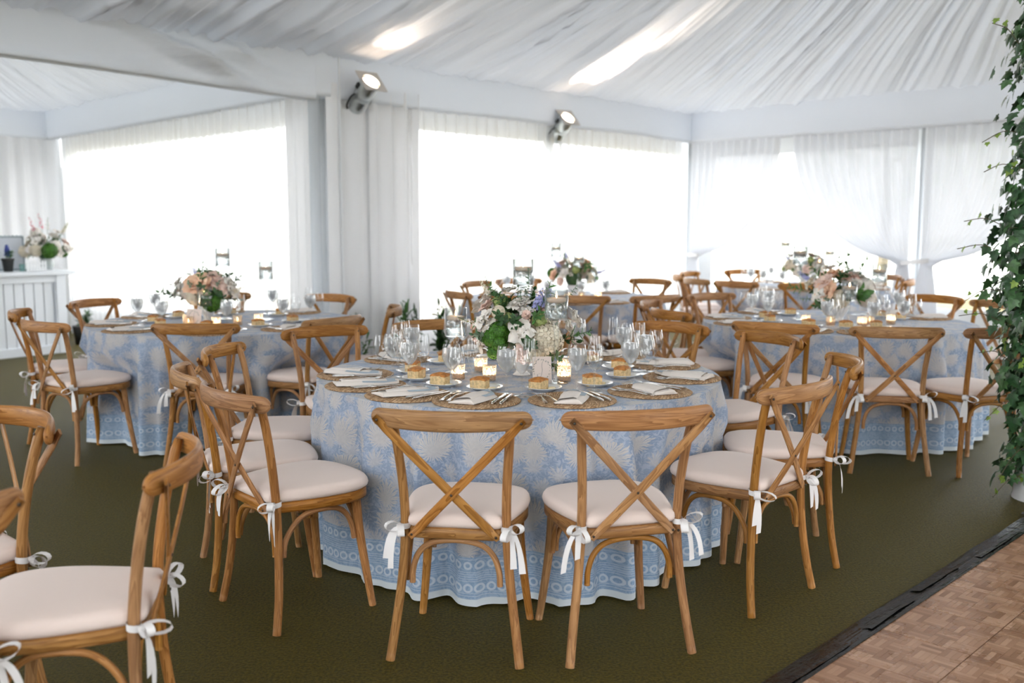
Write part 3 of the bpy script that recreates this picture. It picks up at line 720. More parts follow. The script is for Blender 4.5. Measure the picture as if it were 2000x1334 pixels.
def bow(s, v):
    """white ribbon knotted round the rear post"""
    rg = random.Random(v); mb = MB(); px, py = s * .173, .008
    ringp = [(px + .019 * cos(a), py + .019 * sin(a), .468 + .003 * sin(a)) for a in [2 * pi * k / 16 for k in range(17)]]
    mb.ribbon(ringp, .019, (0, 0, 1))
    kx, ky, kz = px + s * .014, py - .022, .468
    mb.lathe([(0.001, -.009), (.008, -.006), (.0105, 0), (.008, .006), (.001, .009)], 8, (kx, ky, kz))
    for q in (-1, 1):   # loops
        L_ = .05 + rg.uniform(0, .025); dirv = Vector((s * .75 * (1 if q > 0 else -.25), -.55, .25 * q + rg.uniform(-.2, .2))).normalized(); upv = dirv.cross(Vector((0, 0, 1))).normalized().cross(dirv)
        lp = []
        for k in range(13):
            a = 2 * pi * k / 12; rr_ = (1 - cos(a)) / 2; lp.append(Vector((kx, ky, kz)) + dirv * (L_ * rr_) + upv * (.017 * sin(a)))
        mb.ribbon(lp, .022, dirv.cross(upv))
    for q in (-1, 1):   # tails
        L_ = .09 + rg.uniform(0, .06); dx = s * (.25 + .35 * (q > 0)) * rg.uniform(.6, 1.2); dyy = -.35 * rg.uniform(.5, 1.2)
        tp = [Vector((kx, ky, kz)) + Vector((dx * L_ * t * (1.2 - .5 * t), dyy * L_ * t * (1.4 - .8 * t), -L_ * (t ** 1.3) + .012 * sin(t * pi))) for t in [k / 7 for k in range(8)]]
        side = [Vector((1, .4 * sin(k * .5 + v), .1)) for k in range(8)]; mb.ribbon(tp, [.015 + .008 * k / 7 for k in range(8)], side)
    return mb
def screw_mesh():
    mb = MB(); mb.lathe([(0.0001, .0022), (.003, .002), (.0045, .0008), (.005, -.001)], 8); return mb.mesh('screw', (SCREW,))
SCREW_M = screw_mesh()
POSTS = {s: post(s).mesh('rear_leg', (WOOD,)) for s in (-1, 1)}; FLEGS = {s: fleg(s).mesh('front_leg', (WOOD,)) for s in (-1, 1)}
RAIL = rail_mb().mesh('top_rail', (WOOD,)); BRACE = {1: brace(1, -.0048).mesh('cross_brace', (WOOD,)), -1: brace(-1, .0048).mesh('cross_brace', (WOOD,))}
ARCHES = [rear_arch.mesh('bent_stretcher', (WOOD,)), front_arch.mesh('bent_stretcher', (WOOD,))] + [side_arch(s).mesh('bent_stretcher', (WOOD,)) for s in (-1, 1)]
BOWS = [{s: bow(s, v * 2 + (s > 0)).mesh('ribbon_tie', (RIBB,)) for s in (-1, 1)} for v in range(3)]
SCREWS = [((-.236, -.103, .845), pi / 2), ((.236, -.103, .845), pi / 2), ((0, -.063, .592), pi / 2), ((-.142, -.0305, .445), pi / 2), ((.142, -.0305, .445), pi / 2), ((-.172, -.0085, .435), pi / 2), ((.172, -.0085, .435), pi / 2),
          ((-.197, -.039, .85), -pi / 2), ((.197, -.039, .85), -pi / 2)]
def make_chair(v, screws=True):
    t = thing('crossback_chair', 'x', 'chair')
    obj('seat', seat_m, None, t); obj('cushion', cush_m, None, t)
    for s in (-1, 1):
        obj('rear_leg', POSTS[s], None, t); obj('front_leg', FLEGS[s], None, t); obj('cross_brace', BRACE[s], None, t); obj('ribbon_tie', BOWS[v][s], None, t)
    obj('top_rail', RAIL, None, t)
    for a in ARCHES: obj('bent_stretcher', a, None, t)
    if screws:
        for p_, rx in SCREWS: obj('screw', SCREW_M, None, t, loc=p_, rot=(rx, 0, 0))
    return t
PROTO = [make_chair(v) for v in range(3)]; PROTO_FAR = make_chair(0, screws=False)
used = set(); chairs = []
def place_chair(x, y, yaw, label, group, far=False, v=None):
    p = PROTO_FAR if far else PROTO[v if v is not None else rng.randrange(3)]
    if p.name not in used:
        used.add(p.name); p.location = (x, y, 0); p.rotation_euler = (0, 0, radians(yaw)); p['label'] = label; p['group'] = group; c = p
    else: c = dup(p, (x, y, 0), radians(yaw), label, group)
    chairs.append((x, y, yaw)); return c

TABLES = {
 'centre': dict(c=(0.03, 4.66), name='centre table', chairs=[
  (-0.19, 3.22, -8, 'front left seat'), (0.40, 3.25, 15, 'front right seat'), (1.04, 3.76, 44, 'first seat on the right side'), (1.39, 4.35, 84, 'second seat on the right side'),
  (1.32, 5.26, 117, 'third seat on the right side'), (0.90, 5.80, 138, 'rear right seat'), (0.16, 6.04, 172, 'rear seat'), (-0.45, 5.92, -157, 'rear left seat'),
  (-1.03, 5.57, -146, 'fourth seat on the left side'), (-1.32, 4.73, -94, 'third seat on the left side'), (-1.26, 4.07, -68, 'second seat on the left side'), (-0.97, 3.61, -49, 'first seat on the left side')],
  set=[-13, 16, 46, 78, 108, 139, 170, -160, -126, -85, -61, -37]),
 'left': dict(c=(-2.05, 7.09), name='left table', chairs=[
  (-1.88, 5.92, 1, 'front seat'), (-1.18, 6.28, 56, 'front right seat'), (-0.93, 7.03, 96, 'right side seat'), (-1.52, 8.05, 150, 'rear right seat'),
  (-2.46, 8.31, -167, 'rear seat'), (-3.15, 7.60, -112, 'rear left seat'), (-3.26, 6.73, -74, 'left side seat'), (-2.81, 6.06, -35, 'front left seat')], set=None),
 'right': dict(c=(2.33, 7.10), name='right table', chairs=[
  (1.60, 5.96, -30, 'front left seat'), (2.22, 5.73, -9, 'front middle seat'), (2.80, 5.73, 17, 'front right seat'), (3.60, 7.47, 107, 'right side seat'),
  (3.37, 7.99, 122, 'rear right seat'), (1.69, 8.20, -150, 'rear left seat'), (1.12, 7.45, -112, 'far left side seat'), (1.14, 6.80, -68, 'near left side seat')], set=None),
 'middle': dict(c=(0.48, 9.35), name='middle rear table', chairs=[
  (0.55, 8.14, -9, 'front seat'), (-0.03, 8.19, -38, 'front left seat'), (-0.41, 8.61, -62, 'left side seat'), (-0.30, 9.89, -122, 'rear left seat'),
  (0.09, 10.37, -160, 'rear seat'), (1.40, 10.31, 138, 'rear right seat'), (1.15, 8.17, 30, 'front right seat')], set=None),
 'far': dict(c=(3.22, 10.95), name='far right table', chairs=[
  (2.30, 10.05, -46, 'front left seat'), (2.87, 9.72, -10, 'front seat'), (2.00, 10.50, -70, 'near left side seat'), (1.94, 11.10, -95, 'middle left side seat'), (2.16, 11.75, -125, 'far left side seat'), (2.89, 12.28, -170, 'rear seat'),
  (4.15, 11.05, 95, 'right side seat'), (4.02, 10.3, 62, 'front right seat'), (3.72, 11.75, 140, 'rear right seat')], set=None),
}
for key, T in TABLES.items():
    for (x, y, yaw, nm) in T['chairs']:
        place_chair(x, y, yaw, 'oak cross back chair, %s of the %s' % (nm, T['name']), 'cross back chairs at the ' + T['name'], far=key in ('middle', 'far'))
for (x, y, yaw, lab) in ((-1.60, 3.02, 137, 'oak cross back chair at the left edge facing the camera'), (-0.975, 2.57, 100, 'oak cross back chair in the left foreground, large white cushion facing left'),
                         (-1.35, 2.08, 48, 'oak cross back chair cut off by the lower left corner')):
    place_chair(x, y, yaw, lab, 'cross back chairs at the table out of frame on the left')

# ------------------------------------------------------------------ tables and cloths
RT, TZ = 0.935, 0.765
def tablecloth(cx, cy_, seed, chs, label):
    nth = 420; Pn = []; uvs = []
    rs = [0.02, .15, .3, .45, .6, .75, .87, RT - .02, RT - .006]
    zs = [TZ - .001, TZ - .006, TZ - .02, .70, .64, .58, .52, .46, .40, .34, .28, .22, .16, .10, .055, .012]
    mb = MB(); dents = []
    for (x, y, yaw, *_r) in chs:
        dx, dy = x - cx, y - cy_; r = hypot(dx, dy); dents.append((atan2(dy, dx), r - .455))
    ph = [rng.uniform(0, 6.28) for _ in range(6)]
    for i in range(nth + 1):
        th = 2 * pi * i / nth; row = []
        for r in rs: row.append((cx + r * cos(th), cy_ + r * sin(th), TZ + .0008 * n2(cos(th) * r * 5, sin(th) * r * 5, seed)))
        c_, s_ = cos(th) * 2.2, sin(th) * 2.2
        w = sin(22 * th + ph[0] + 2.2 * n2(c_, s_, seed)); w = w * .75 + .25 * w * abs(w) + .45 * sin(37 * th + ph[1] + 2.0 * n2(c_, s_, seed + 2)) + .35 * sin(9 * th + ph[2])
        w2 = sin(23 * th + ph[3] + 2 * n2(c_, s_, seed + 5))
        for z in zs:
            k = (TZ - z) / TZ; a = .034 * min(1, k * 4.0) + .026 * k
            r = RT + .006 + .03 * k + a * (w * (1 - .15 * k) + .4 * w2 * k) * (.75 if w < 0 else 1)
            for (da, fr) in dents:
                if fr < RT + .08 and z < .62:
                    df_ = (th - da + pi) % (2 * pi) - pi; arc = abs(df_) * RT
                    f = max(0, 1 - (arc / .30) ** 2) * min(1, (.62 - z) / .10)
                    lim = fr - .01
                    if r > lim: r = lerp(r, max(lim + .022 * w, .40), f)
            row.append((cx + r * cos(th), cy_ + r * sin(th), z + (.006 * n1(th * 9, seed) if z < .05 else 0)))
        Pn.append(row)
    def UVf(i, j):
        th = 2 * pi * i / nth
        if j < len(rs): r = rs[j]; return (3 + r * cos(th), 3 + r * sin(th))
        z = zs[j - len(rs)] if j - len(rs) < len(zs) else 0; return (RT * th, z)
    nr = len(rs)
    top = [r_[:nr] for r_ in Pn]; skirt = [r_[nr - 1:] for r_ in Pn]
    mb.grid(top, UV=lambda i, j: (3 + rs[j] * cos(2 * pi * i / nth), 3 + rs[j] * sin(2 * pi * i / nth)))
    zz = [TZ] + zs
    mb.grid(skirt, UV=lambda i, j: (RT * 2 * pi * i / nth, zz[j]))
    c0 = len(mb.v); mb.v.append((cx, cy_, TZ))
    for i in range(nth): mb.face((c0, i * nr, (i + 1) * nr), [(3, 3), (3.02, 3), (3, 3.02)])
    o = obj('tablecloth', mb, CLOTH); return tag(o, label, 'tablecloth', 'blue printed tablecloths')
def table_under(cx, cy_, label):
    t = thing('round_table', label, 'table', (cx, cy_, 0), 0, 'round banquet tables under the cloths')
    mb = MB(); mb.lathe([(0.001, TZ - .03), (.86, TZ - .03), (.90, TZ - .026), (.905, TZ - .015), (.90, TZ - .006), (0.001, TZ - .006)], 48); obj('tabletop', mb, WHITEPAINT, t)
    for k in range(4):
        a = pi / 4 + k * pi / 2; mb = MB(); mb.tube([(.30 * cos(a), .30 * sin(a), 0), (.27 * cos(a), .27 * sin(a), .4), (.27 * cos(a), .27 * sin(a), TZ - .03)], .016, 8); obj('leg', mb, ALU, t)
for i, (key, T) in enumerate(TABLES.items()):
    tablecloth(*T['c'], 3.0 + i, T['chairs'], 'blue and cream palm print cloth to the floor on the ' + T['name'])
    table_under(*T['c'], 'round banquet table hidden under the blue cloth of the ' + T['name'])

# ------------------------------------------------------------------ tableware meshes
def lathe_mesh(name, prof, mat, seg=28): mb = MB(); mb.lathe(prof, seg); return mb.mesh(name, (mat,))
def spl(pts, n=4): return [(p.x, p.y) for p in cr([(a, b_, 0) for a, b_ in pts], n)]
GOB = spl([(.0005, .002), (.034, .002), (.036, .004), (.012, .009), (.0048, .02), (.0042, .05), (.0048, .084), (.012, .095), (.030, .118), (.0405, .145), (.0415, .165), (.038, .190), (.0345, .205)])
WINE = spl([(.0005, .002), (.033, .002), (.035, .004), (.011, .009), (.0045, .02), (.004, .05), (.0045, .092), (.011, .102), (.027, .12), (.0345, .145), (.0345, .165), (.030, .192), (.0275, .205)])
FLU = spl([(.0005, .002), (.031, .002), (.033, .004), (.010, .009), (.0042, .02), (.004, .05), (.0045, .09), (.009, .102), (.020, .13), (.0265, .165), (.0265, .19), (.0235, .222), (.0215, .235)])
GOB_M, WINE_M, FLU_M = lathe_mesh('water_goblet', GOB, GLASS), lathe_mesh('wine_glass', WINE, GLASS), lathe_mesh('champagne_flute', FLU, GLASS)
WAT_M = lathe_mesh('water', spl([(.0005, .093), (.011, .0965), (.029, .1195), (.0390, .145), (.0398, .165), (.0375, .184)]) + [(.0372, .1845), (.0005, .1845)], WATER)
def ice_mesh():
    mb = MB(); rg = random.Random(3)
    for k in range(9):
        a = k * 2.4; r = .016 * (k % 3) / 1.6; Rm = Matrix.Rotation(rg.uniform(0, 3), 3, 'X') @ Matrix.Rotation(rg.uniform(0, 3), 3, 'Y')
        mb.box((r * cos(a), r * sin(a), .128 + .0065 * k * .9), (.025, .023, .022), Rm, bev=.003, smooth=True)
    return mb.mesh('ice', (ICE,))
ICE_M = ice_mesh()
PLATE_M = lathe_mesh('bread_plate', [(.0005, .004), (.045, .004), (.05, .006), (.062, .013), (.078, .018), (.0795, .0172), (.078, .0155), (.062, .010), (.05, .002), (.045, .0), (.0005, .0)], CHINA, 40)
def bread_mb(seed):
    rg = random.Random(seed); mb = MB(); crust = MB(); w, d, h = .070, .056, .044; n = 8
    def P_(u, v, z): return (u * w + .003 * n2(u * 5, v * 5, seed) + .004 * z * (1 if u > 0 else -1), v * d + .003 * n2(v * 5, u * 7, seed + 3), z)
    def topz(u, v): return h + .010 * (1 - (2 * u) ** 2) * (1 - .6 * (2 * v) ** 2) + .003 * n2(u * 8, v * 8, seed)
    G = [[P_(i / n - .5, j / n - .5, topz(i / n - .5, j / n - .5)) for j in range(n + 1)] for i in range(n + 1)]; crust.grid(G)
    ed = [(i / n - .5, -.5) for i in range(n)] + [(.5, j / n - .5) for j in range(n)] + [(.5 - i / n, .5) for i in range(n)] + [(-.5, .5 - j / n) for j in range(n)]
    rows = [[P_(u, v, lerp(topz(u, v) - (.008 if k == 0 else 0), .001, k / 4)) for (u, v) in ed] for k in range(5)]; mb.grid(rows, closed_v=True, smooth=True)
    rows = [[P_(u, v, topz(u, v) - k * .008) for (u, v) in ed] for k in range(2)]; crust.grid([[(x * 1.012, y * 1.012, z) for x, y, z in r_] for r_ in rows], closed_v=True)
    o = len(mb.v); mb.box((0, 0, .001), (w * .96, d * .96, .001)); return mb.mesh('bread', (BREAD,)), crust.mesh('crust', (CRUST,))
BREADS = [bread_mb(s) for s in (1, 2, 3)]
BUT_M = lathe_mesh('butter', [(.0005, .009), (.012, .009), (.016, .007), (.017, .003), (.0165, 0), (.0005, 0)], BUTTER, 14)
def mat_mesh():
    mb = MB(); prof = [(.001, .004)]; nb = 7
    for k in range(nb):
        r0 = .178 * k / nb; r1 = .178 * (k + 1) / nb
        for a in range(1, 6): t = a / 6; prof.append((lerp(r0, r1, t), .004 + .0055 * sin(pi * t)))
        prof.append((r1, .0045))
    prof += [(.1785, .002), (.176, 0)]
    mb.lathe(prof, 96, rfun=lambda a, r, z: 1 + (.010 * sin(a * 48) if r > .17 else .0)); return mb.mesh('woven_placemat', (HYA,))
MAT_M = mat_mesh()
def SCALED(mb, k): mb.v = [(x * k, y * k, z * k) for x, y, z in mb.v]; return mb
def napkin_mb():
    """linen folded into a flat pointed envelope, long axis along y"""
    mb = MB(); st = MB(); n, mI = 14, 8
    def half(t):  # half width along length 0..1
        return (.050 if t < .72 else lerp(.050, .004, ((t - .72) / .28) ** 1.1)) * (.93 + .1 * t)
    def surf(t, u, layer):
        x = u * half(t) + .012 * sin(t * 2.2) * 1.0; y = -.115 + .235 * t
        z = .001 + .0125 * layer * (1 - .25 * t) * (1 - abs(u) ** 6) ** .5 + .003 * sin(t * 3 + u * 2) * layer
        return (x, y, z)
    top = [[surf(i / n, j / mI * 2 - 1, 1) for j in range(mI + 1)] for i in range(n + 1)]; bot = [[surf(i / n, j / mI * 2 - 1, 0) for j in range(mI + 1)] for i in range(n + 1)]
    mb.grid(top, flip=True); mb.grid(bot)
    for i in (0,):
        mb.grid([bot[0], [(x, y - .004, z + .005) for x, y, z in bot[0]], top[0]], flip=True)
    mb.grid([bot[n], top[n]])
    # second fold layer
    lay = [[(lambda q: (q[0] * .8 - .006, q[1], q[2] + .0045))(surf(.08 + .55 * i / n, j / mI * 2 - 1, 1)) for j in range(mI + 1)] for i in range(n + 1)]; mb.grid(lay, flip=True)
    # blue band along one slanting edge and the tip
    band_ = []
    for i in range(n + 1):
        t = lerp(.40, .97, i / n); band_.append([(lambda q: (q[0], q[1], q[2] + .0012))(surf(t, u, 1)) for u in (.42, .60, .80)])
    st.grid(band_, flip=True)
    band2 = [[(lambda q: (q[0], q[1], q[2] + .0012))(surf(t, u, 1)) for t in (.80, .87, .94)] for u in [-.9 + 1.4 * k / 8 for k in range(9)]]
    st.grid(band2)
    return SCALED(mb, 1.18).mesh('napkin', (NAPK,)), SCALED(st, 1.18).mesh('border_stripe', (NAPB,))
NAP_M, NAPS_M = napkin_mb()
def fork_mb():
    mb = MB(); pth = [(0, y, z) for y, z in ((-.095, .004), (-.07, .006), (-.03, .009), (.0, .010), (.03, .008), (.045, .006))]
    mb.tube(pth, [(.0015, .009), (.0016, .0075), (.0016, .004), (.0016, .003), (.0015, .006), (.0012, .011)], 8, up=(0, 0, 1))
    for k in range(4):
        x = (k - 1.5) * .0058; mb.tube([(x, .043, .006), (x, .065, .0045), (x * .96, .093, .009)], [.0016, .0015, .0006], 5)
    return mb.mesh('fork', (CHROME,))
def knife_mb():
    mb = MB(); mb.tube([(0, -.105, .004), (0, -.09, .005), (0, -.05, .0055), (0, -.005, .005)], [(.0025, .006), (.0035, .0085), (.0035, .008), (.003, .0055)], 8, up=(0, 0, 1))
    mb.tube([(0, -.008, .005), (.002, .03, .005), (.003, .08, .005), (.0, .112, .005)], [(.0012, .0065), (.001, .009), (.001, .0095), (.0007, .001)], 6, up=(0, 0, 1), smooth=False); return mb.mesh('knife', (CHROME,))
FORK_M, KNIFE_M = fork_mb(), knife_mb()

def put(name, me, loc, rz, label, cat, group, kids=()):
    o = obj(name, me, None, loc=loc, rot=(0, 0, rz)); tag(o, label, cat, group)
    for nm, km in kids: obj(nm, km, None, o)
    return o
ZI = TZ + .0015
ORD = {}
def setting(tc_, phi, where, key, full=True, j=0):
    """phi: degrees round the table from the camera side, growing to the right"""
    cx, cy_ = tc_
    def at(dphi, r): a = radians(phi + dphi); return (cx + r * sin(a), cy_ - r * cos(a))
    rot0 = radians(phi)     # +y local points to the table centre
    rg = random.Random(int(phi * 7 + cx * 100))
    s = 'the %s of the %s' % where; tn = where[1]
    x, y = at(0, .765); put('placemat', MAT_M, (x, y, ZI), rg.uniform(0, 6), 'round woven placemat at ' + s, 'placemat', 'placemats on the ' + tn)
    zm = ZI + .0105; x, y = at(rg.uniform(-.8, .8), .765)
    put('napkin', NAP_M, (x, y, zm), rot0 + rg.uniform(-.45, -.10), 'folded white napkin at ' + s, 'napkin', 'napkins on the ' + tn, [('border_stripe', NAPS_M)])
    if full:
        for q, (nm, dt) in enumerate((('outer', -.125), ('inner', -.092))):
            a = degrees_(dt, .77); x, y = at(a, .755); put('fork', FORK_M, (x, y, zm - .001), rot0 + rg.uniform(-.12, .12) - .05, '%s silver fork at %s' % (nm, s), 'fork', 'forks on the ' + tn)
        for q, (nm, dt) in enumerate((('inner', .092), ('outer', .122))):
            a = degrees_(dt, .77); x, y = at(a, .765); put('knife', KNIFE_M, (x, y, zm), rot0 + rg.uniform(-.15, .05), '%s silver knife at %s' % (nm, s), 'knife', 'knives on the ' + tn)
        x, y = at(-4, .50); put('bread_plate', PLATE_M, (x, y, ZI), 0, 'white bread plate at ' + s, 'plate', 'bread plates on the ' + tn)
        bm, cm = BREADS[rg.randrange(3)]; a2 = rot0 + rg.uniform(-.9, .9); ux, uy = cos(rot0), sin(rot0)
        put('bread', bm, (x - .022 * ux, y - .022 * uy, ZI + .0055), a2, 'golden focaccia square at ' + s, 'bread', 'focaccia squares on the ' + tn, [('crust', cm)])
        put('butter', BUT_M, (x + .035 * ux + .008 * uy, y + .035 * uy - .008 * ux, ZI + .0055), 0, 'pat of butter at ' + s, 'butter', 'butter pats on the ' + tn)
    x, y = at(8.5 + rg.uniform(-1, 1), .595); put('water_goblet', GOB_M, (x, y, ZI), rg.uniform(0, 6), 'goblet of iced water at ' + s, 'glass', 'water goblets on the ' + tn, [('water', WAT_M), ('ice', ICE_M)])
    x, y = at(13.5 + rg.uniform(-1, 1), .655); put('wine_glass', WINE_M, (x, y, ZI), 0, 'empty wine glass at ' + s, 'glass', 'wine glasses on the ' + tn)
    if full: x, y = at(17 + rg.uniform(-1, 1), .585); put('champagne_flute', FLU_M, (x, y, ZI), 0, 'empty champagne flute at ' + s, 'glass', 'flutes on the ' + tn)
def degrees_(arc, r): return math.degrees(arc / r)
for key, T in TABLES.items():
    cx, cy_ = T['c']
    phis = T['set'] or [math.degrees(atan2(x - cx, -(y - cy_))) for (x, y, yaw, nm) in T['chairs']]
    for ph_, (x, y, yaw, nm) in zip(phis, T['chairs']):
        setting(T['c'], ph_, (nm, T['name']), key, full=key in ('centre', 'left', 'right'))

# ------------------------------------------------------------------ candles
STEMS = {}
def flame(parent, z, sc=1.0):
    mb = MB(); mb.lathe([(.0003, 0), (.0035, .004), (.0045, .009), (.0028, .018), (.0003, .030)], 8); obj('flame', mb, FLAME, parent, loc=(0, 0, z), sc=sc)
def candle_stand(x, y, stem_h, label, group, r=.052):
    t = thing('candle_stand', label, 'candle holder', (x, y, ZI), 0, group)
    mb = MB(); mb.lathe(spl([(.0005, .002), (.050, .002), (.052, .005), (.030, .012), (.012, .02), (.0095, stem_h * .45), (.0105, stem_h * .8), (.018, stem_h - .006), (.0005, stem_h - .001)], 3), 20); obj('stem', mb, CANDLEGL, t)
    h = .135; mb = MB(); mb.lathe([(.0005, stem_h), (r - .004, stem_h), (r, stem_h + .004), (r, stem_h + h), (r - .0035, stem_h + h), (r - .0035, stem_h + .008), (.0005, stem_h + .007)], 32); obj('cylinder', mb, CANDLEGL, t)
    mb = MB(); mb.lathe([(.0005, stem_h + .0085), (r - .0045, stem_h + .0085), (r - .0045, stem_h + .080), (.0005, stem_h + .080)], 32); obj('water', mb, WATERC, t)
    cz_ = stem_h + .072; mb = MB(); mb.lathe(spl([(.0005, cz_), (.030, cz_), (.042, cz_ + .010), (.0435, cz_ + .020), (.040, cz_ + .0245), (.012, cz_ + .022), (.0005, cz_ + .021)], 3), 28); cd = obj('floating_candle', mb, WAX, t)
    flame(t, cz_ + .023); return t
VG = lathe_mesh('votive', [(.0005, .001), (.028, .001), (.030, .003), (.031, .068), (.0335, .070), (.0315, .070), (.0285, .008), (.0005, .007)], VOTGL, 24)
VW = lathe_mesh('wax', [(.0005, .0075), (.027, .0075), (.0275, .030), (.0005, .029)], WAX, 20)
FL = MB(); FL.lathe([(.0003, 0), (.0035, .004), (.0045, .009), (.0028, .018), (.0003, .030)], 8); FL_M = FL.mesh('flame', (FLAME,))
def votive(x, y, label, group, lit=True):
    o = put('votive_candle', VG, (x, y, ZI), 0, label, 'candle', group, [('wax', VW)]); obj('flame', FL_M, None, o, loc=(0, 0, .029))
    if lit:
        l = bpy.data.lights.new('candle_light', 'POINT'); l.energy = .16; l.color = (1, .74, .5); l.shadow_soft_size = .012
        lo = bpy.data.objects.new('candle_light', l); COL.objects.link(lo); lo.location = (0, 0, .05); lo.parent = o
cx, cy_ = TABLES['centre']['c']; G = 'tall candle stands on the centre table'
candle_stand(-0.265, 4.66, .175, 'floating candle in a glass cylinder left of the centre flowers', G)
candle_stand(0.055, 4.90, .395, 'tallest floating candle stand, behind the centre flowers', G)
candle_stand(0.195, 4.345, .285, 'floating candle on a tall glass stem at right of centre flowers', G)
G = 'votives on the centre table'
for x, y, lab in ((-.102, 4.44, 'glowing votive in front left of the centre vase'), (-.149, 4.70, 'glowing votive under the green dianthus of the centre flowers'), (.233, 4.40, 'glowing votive just right of the card on the centre table'), (.245, 4.66, 'glowing votive behind the right hand stem stand'), (-.245, 4.47, 'glowing votive left of the centre vase')):
    votive(x, y, lab, G)
for key, tn in (('left', 'left table'), ('right', 'right table'), ('middle', 'middle rear table'), ('far', 'far right table')):
    cx, cy_ = TABLES[key]['c']; G = 'tall candle stands on the ' + tn
    pos = {'left': [(-.08, -.22, .13, 'in front of the flowers'), (-.05, .14, .385, 'behind the flowers'), (.27, .10, .29, 'right of the flowers')],
           'right': [(0.0, -.25, .17, 'in front of the flowers'), (-.24, .12, .40, 'left of the flowers'), (.33, .10, .27, 'right of the flowers')],
           'middle': [(-.06, .15, .37, 'at the left'), (.14, -.1, .28, 'in front of the flowers'), (.28, .1, .17, 'at the right')],
           'far': [(-.22, .0, .38, 'left of the flowers'), (.1, -.2, .18, 'in front of the flowers'), (.3, .1, .28, 'right of the flowers')]}[key]
    for dx, dy, h, lab in pos: candle_stand(cx + dx, cy_ + dy, h, 'floating candle stand %s on the %s' % (lab, tn), G)
    G = 'votives on the ' + tn
    for k in range(5):
        a = -2.6 + k * .55 + rng.uniform(-.1, .1); r = rng.uniform(.25, .36); votive(cx + r * cos(a), cy_ + r * sin(a) - .05, '%s votive from the left around the flowers of the %s' % (('first', 'second', 'third', 'fourth', 'fifth')[k], tn), G, lit=k % 2 == 0)

# ------------------------------------------------------------------ flowers
def petal(w, l, cup, curl, nu=4, nv=4, ruf=0.0, seed=0):
    P_ = []
    for i in range(nu + 1):
        v = i / nu; row = []
        for j in range(nv + 1):
            u = j / nv * 2 - 1; ww = w * sin(pi * min(.98, .12 + .78 * v ** .8)) ; x = u * ww / 2
            z = l * v; y = -cup * (1 - (1 - u * u) * .0) * (v * (1 - v) * 2.2) + curl * v * v + .25 * ww * u * u * .5 + ruf * n2(u * 3, v * 3, seed) * v
            row.append((x, y, z))
        P_.append(row)
    return P_
def rose_mesh(name, mats, rings=((.010, 4, .026, .1), (.018, 5, .034, .35), (.026, 6, .040, .75), (.034, 7, .042, 1.1)), seed=1, ruf=.006):
    rg = random.Random(seed); mb = MB()
    for (r, n, l, tilt) in rings:
        for k in range(n):
            a = 2 * pi * k / n + rg.uniform(-.3, .3) + r * 40; pm = MB(); pm.grid(petal(.036 + r * .35, l, .012, .004, ruf=ruf, seed=rg.random() * 50))
            M = Matrix.Rotation(a, 4, 'Z') @ Matrix.Translation((0, r * .45, -.01)) @ Matrix.Rotation(-tilt + rg.uniform(-.12, .12), 4, 'X'); mb.add(pm, M)
    mb.lathe([(.0005, -.018), (.012, -.012), (.016, 0), (.006, .012), (.0005, .014)], 8)
    return mb.mesh(name, mats)
ROSE_W, ROSE_P, ROSE_H = rose_mesh('rose', (PET_W,), seed=1), rose_mesh('rose', (PET_P,), seed=2), rose_mesh('rose', (PET_H,), seed=3)
RUF_W = rose_mesh('ruffled_bloom', (PET_W,), rings=((.006, 3, .022, .3), (.015, 4, .034, .8), (.02, 5, .042, 1.25)), seed=4, ruf=.022)
RUF_C = rose_mesh('ruffled_bloom', (PET_C,), rings=((.006, 3, .022, .3), (.015, 4, .034, .8), (.02, 5, .042, 1.25)), seed=5, ruf=.022)
BUD_P = rose_mesh('rosebud', (PET_P,), rings=((.006, 3, .03, .05), (.011, 4, .032, .18)), seed=6, ruf=.003)
def ball_mesh(name, mat, n=90, fl=.010, r=.04, seed=1, petals=4):
    """hydrangea like cluster of four petalled florets"""
    rg = random.Random(seed); mb = MB()
    for k in range(n):
        z = 1 - 2 * (k + .5) / n; a = k * 2.39996; rr_ = sqrt(1 - z * z); d = Vector((rr_ * cos(a), rr_ * sin(a), z)); q = d.to_track_quat('Z', 'Y').to_matrix().to_4x4()
        M = Matrix.Translation(d * r * rg.uniform(.9, 1.08)) @ q @ Matrix.Rotation(rg.uniform(0, 6), 4, 'Z')
        for p_ in range(petals):
            b0 = 2 * pi * p_ / petals; pts = [Vector((0, 0, 0)), Vector((fl * cos(b0 - .6), fl * sin(b0 - .6), .003)), Vector((fl * 1.5 * cos(b0), fl * 1.5 * sin(b0), .001)), Vector((fl * cos(b0 + .6), fl * sin(b0 + .6), .003))]
            o = len(mb.v); mb.v += [tuple(M @ q_) for q_ in pts]; mb.face((o, o + 1, o + 2, o + 3))
    mb.lathe([(.0005, -r * .8), (r * .6, -r * .5), (r * .8, 0), (r * .6, r * .55), (.0005, r * .8)], 10)
    return mb.mesh(name, (mat,))
HYD = ball_mesh('hydrangea', PET_C, 110, .011, .048, 1); MOSSB = ball_mesh('green_dianthus', MOSS, 260, .0055, .042, 2, 5); VIB = ball_mesh('viburnum', VIBU, 120, .007, .030, 3, 5); SCAB = ball_mesh('scabiosa', PET_C, 70, .010, .026, 4, 5)
HYDW = ball_mesh('hydrangea', PET_W, 110, .011, .048, 7)
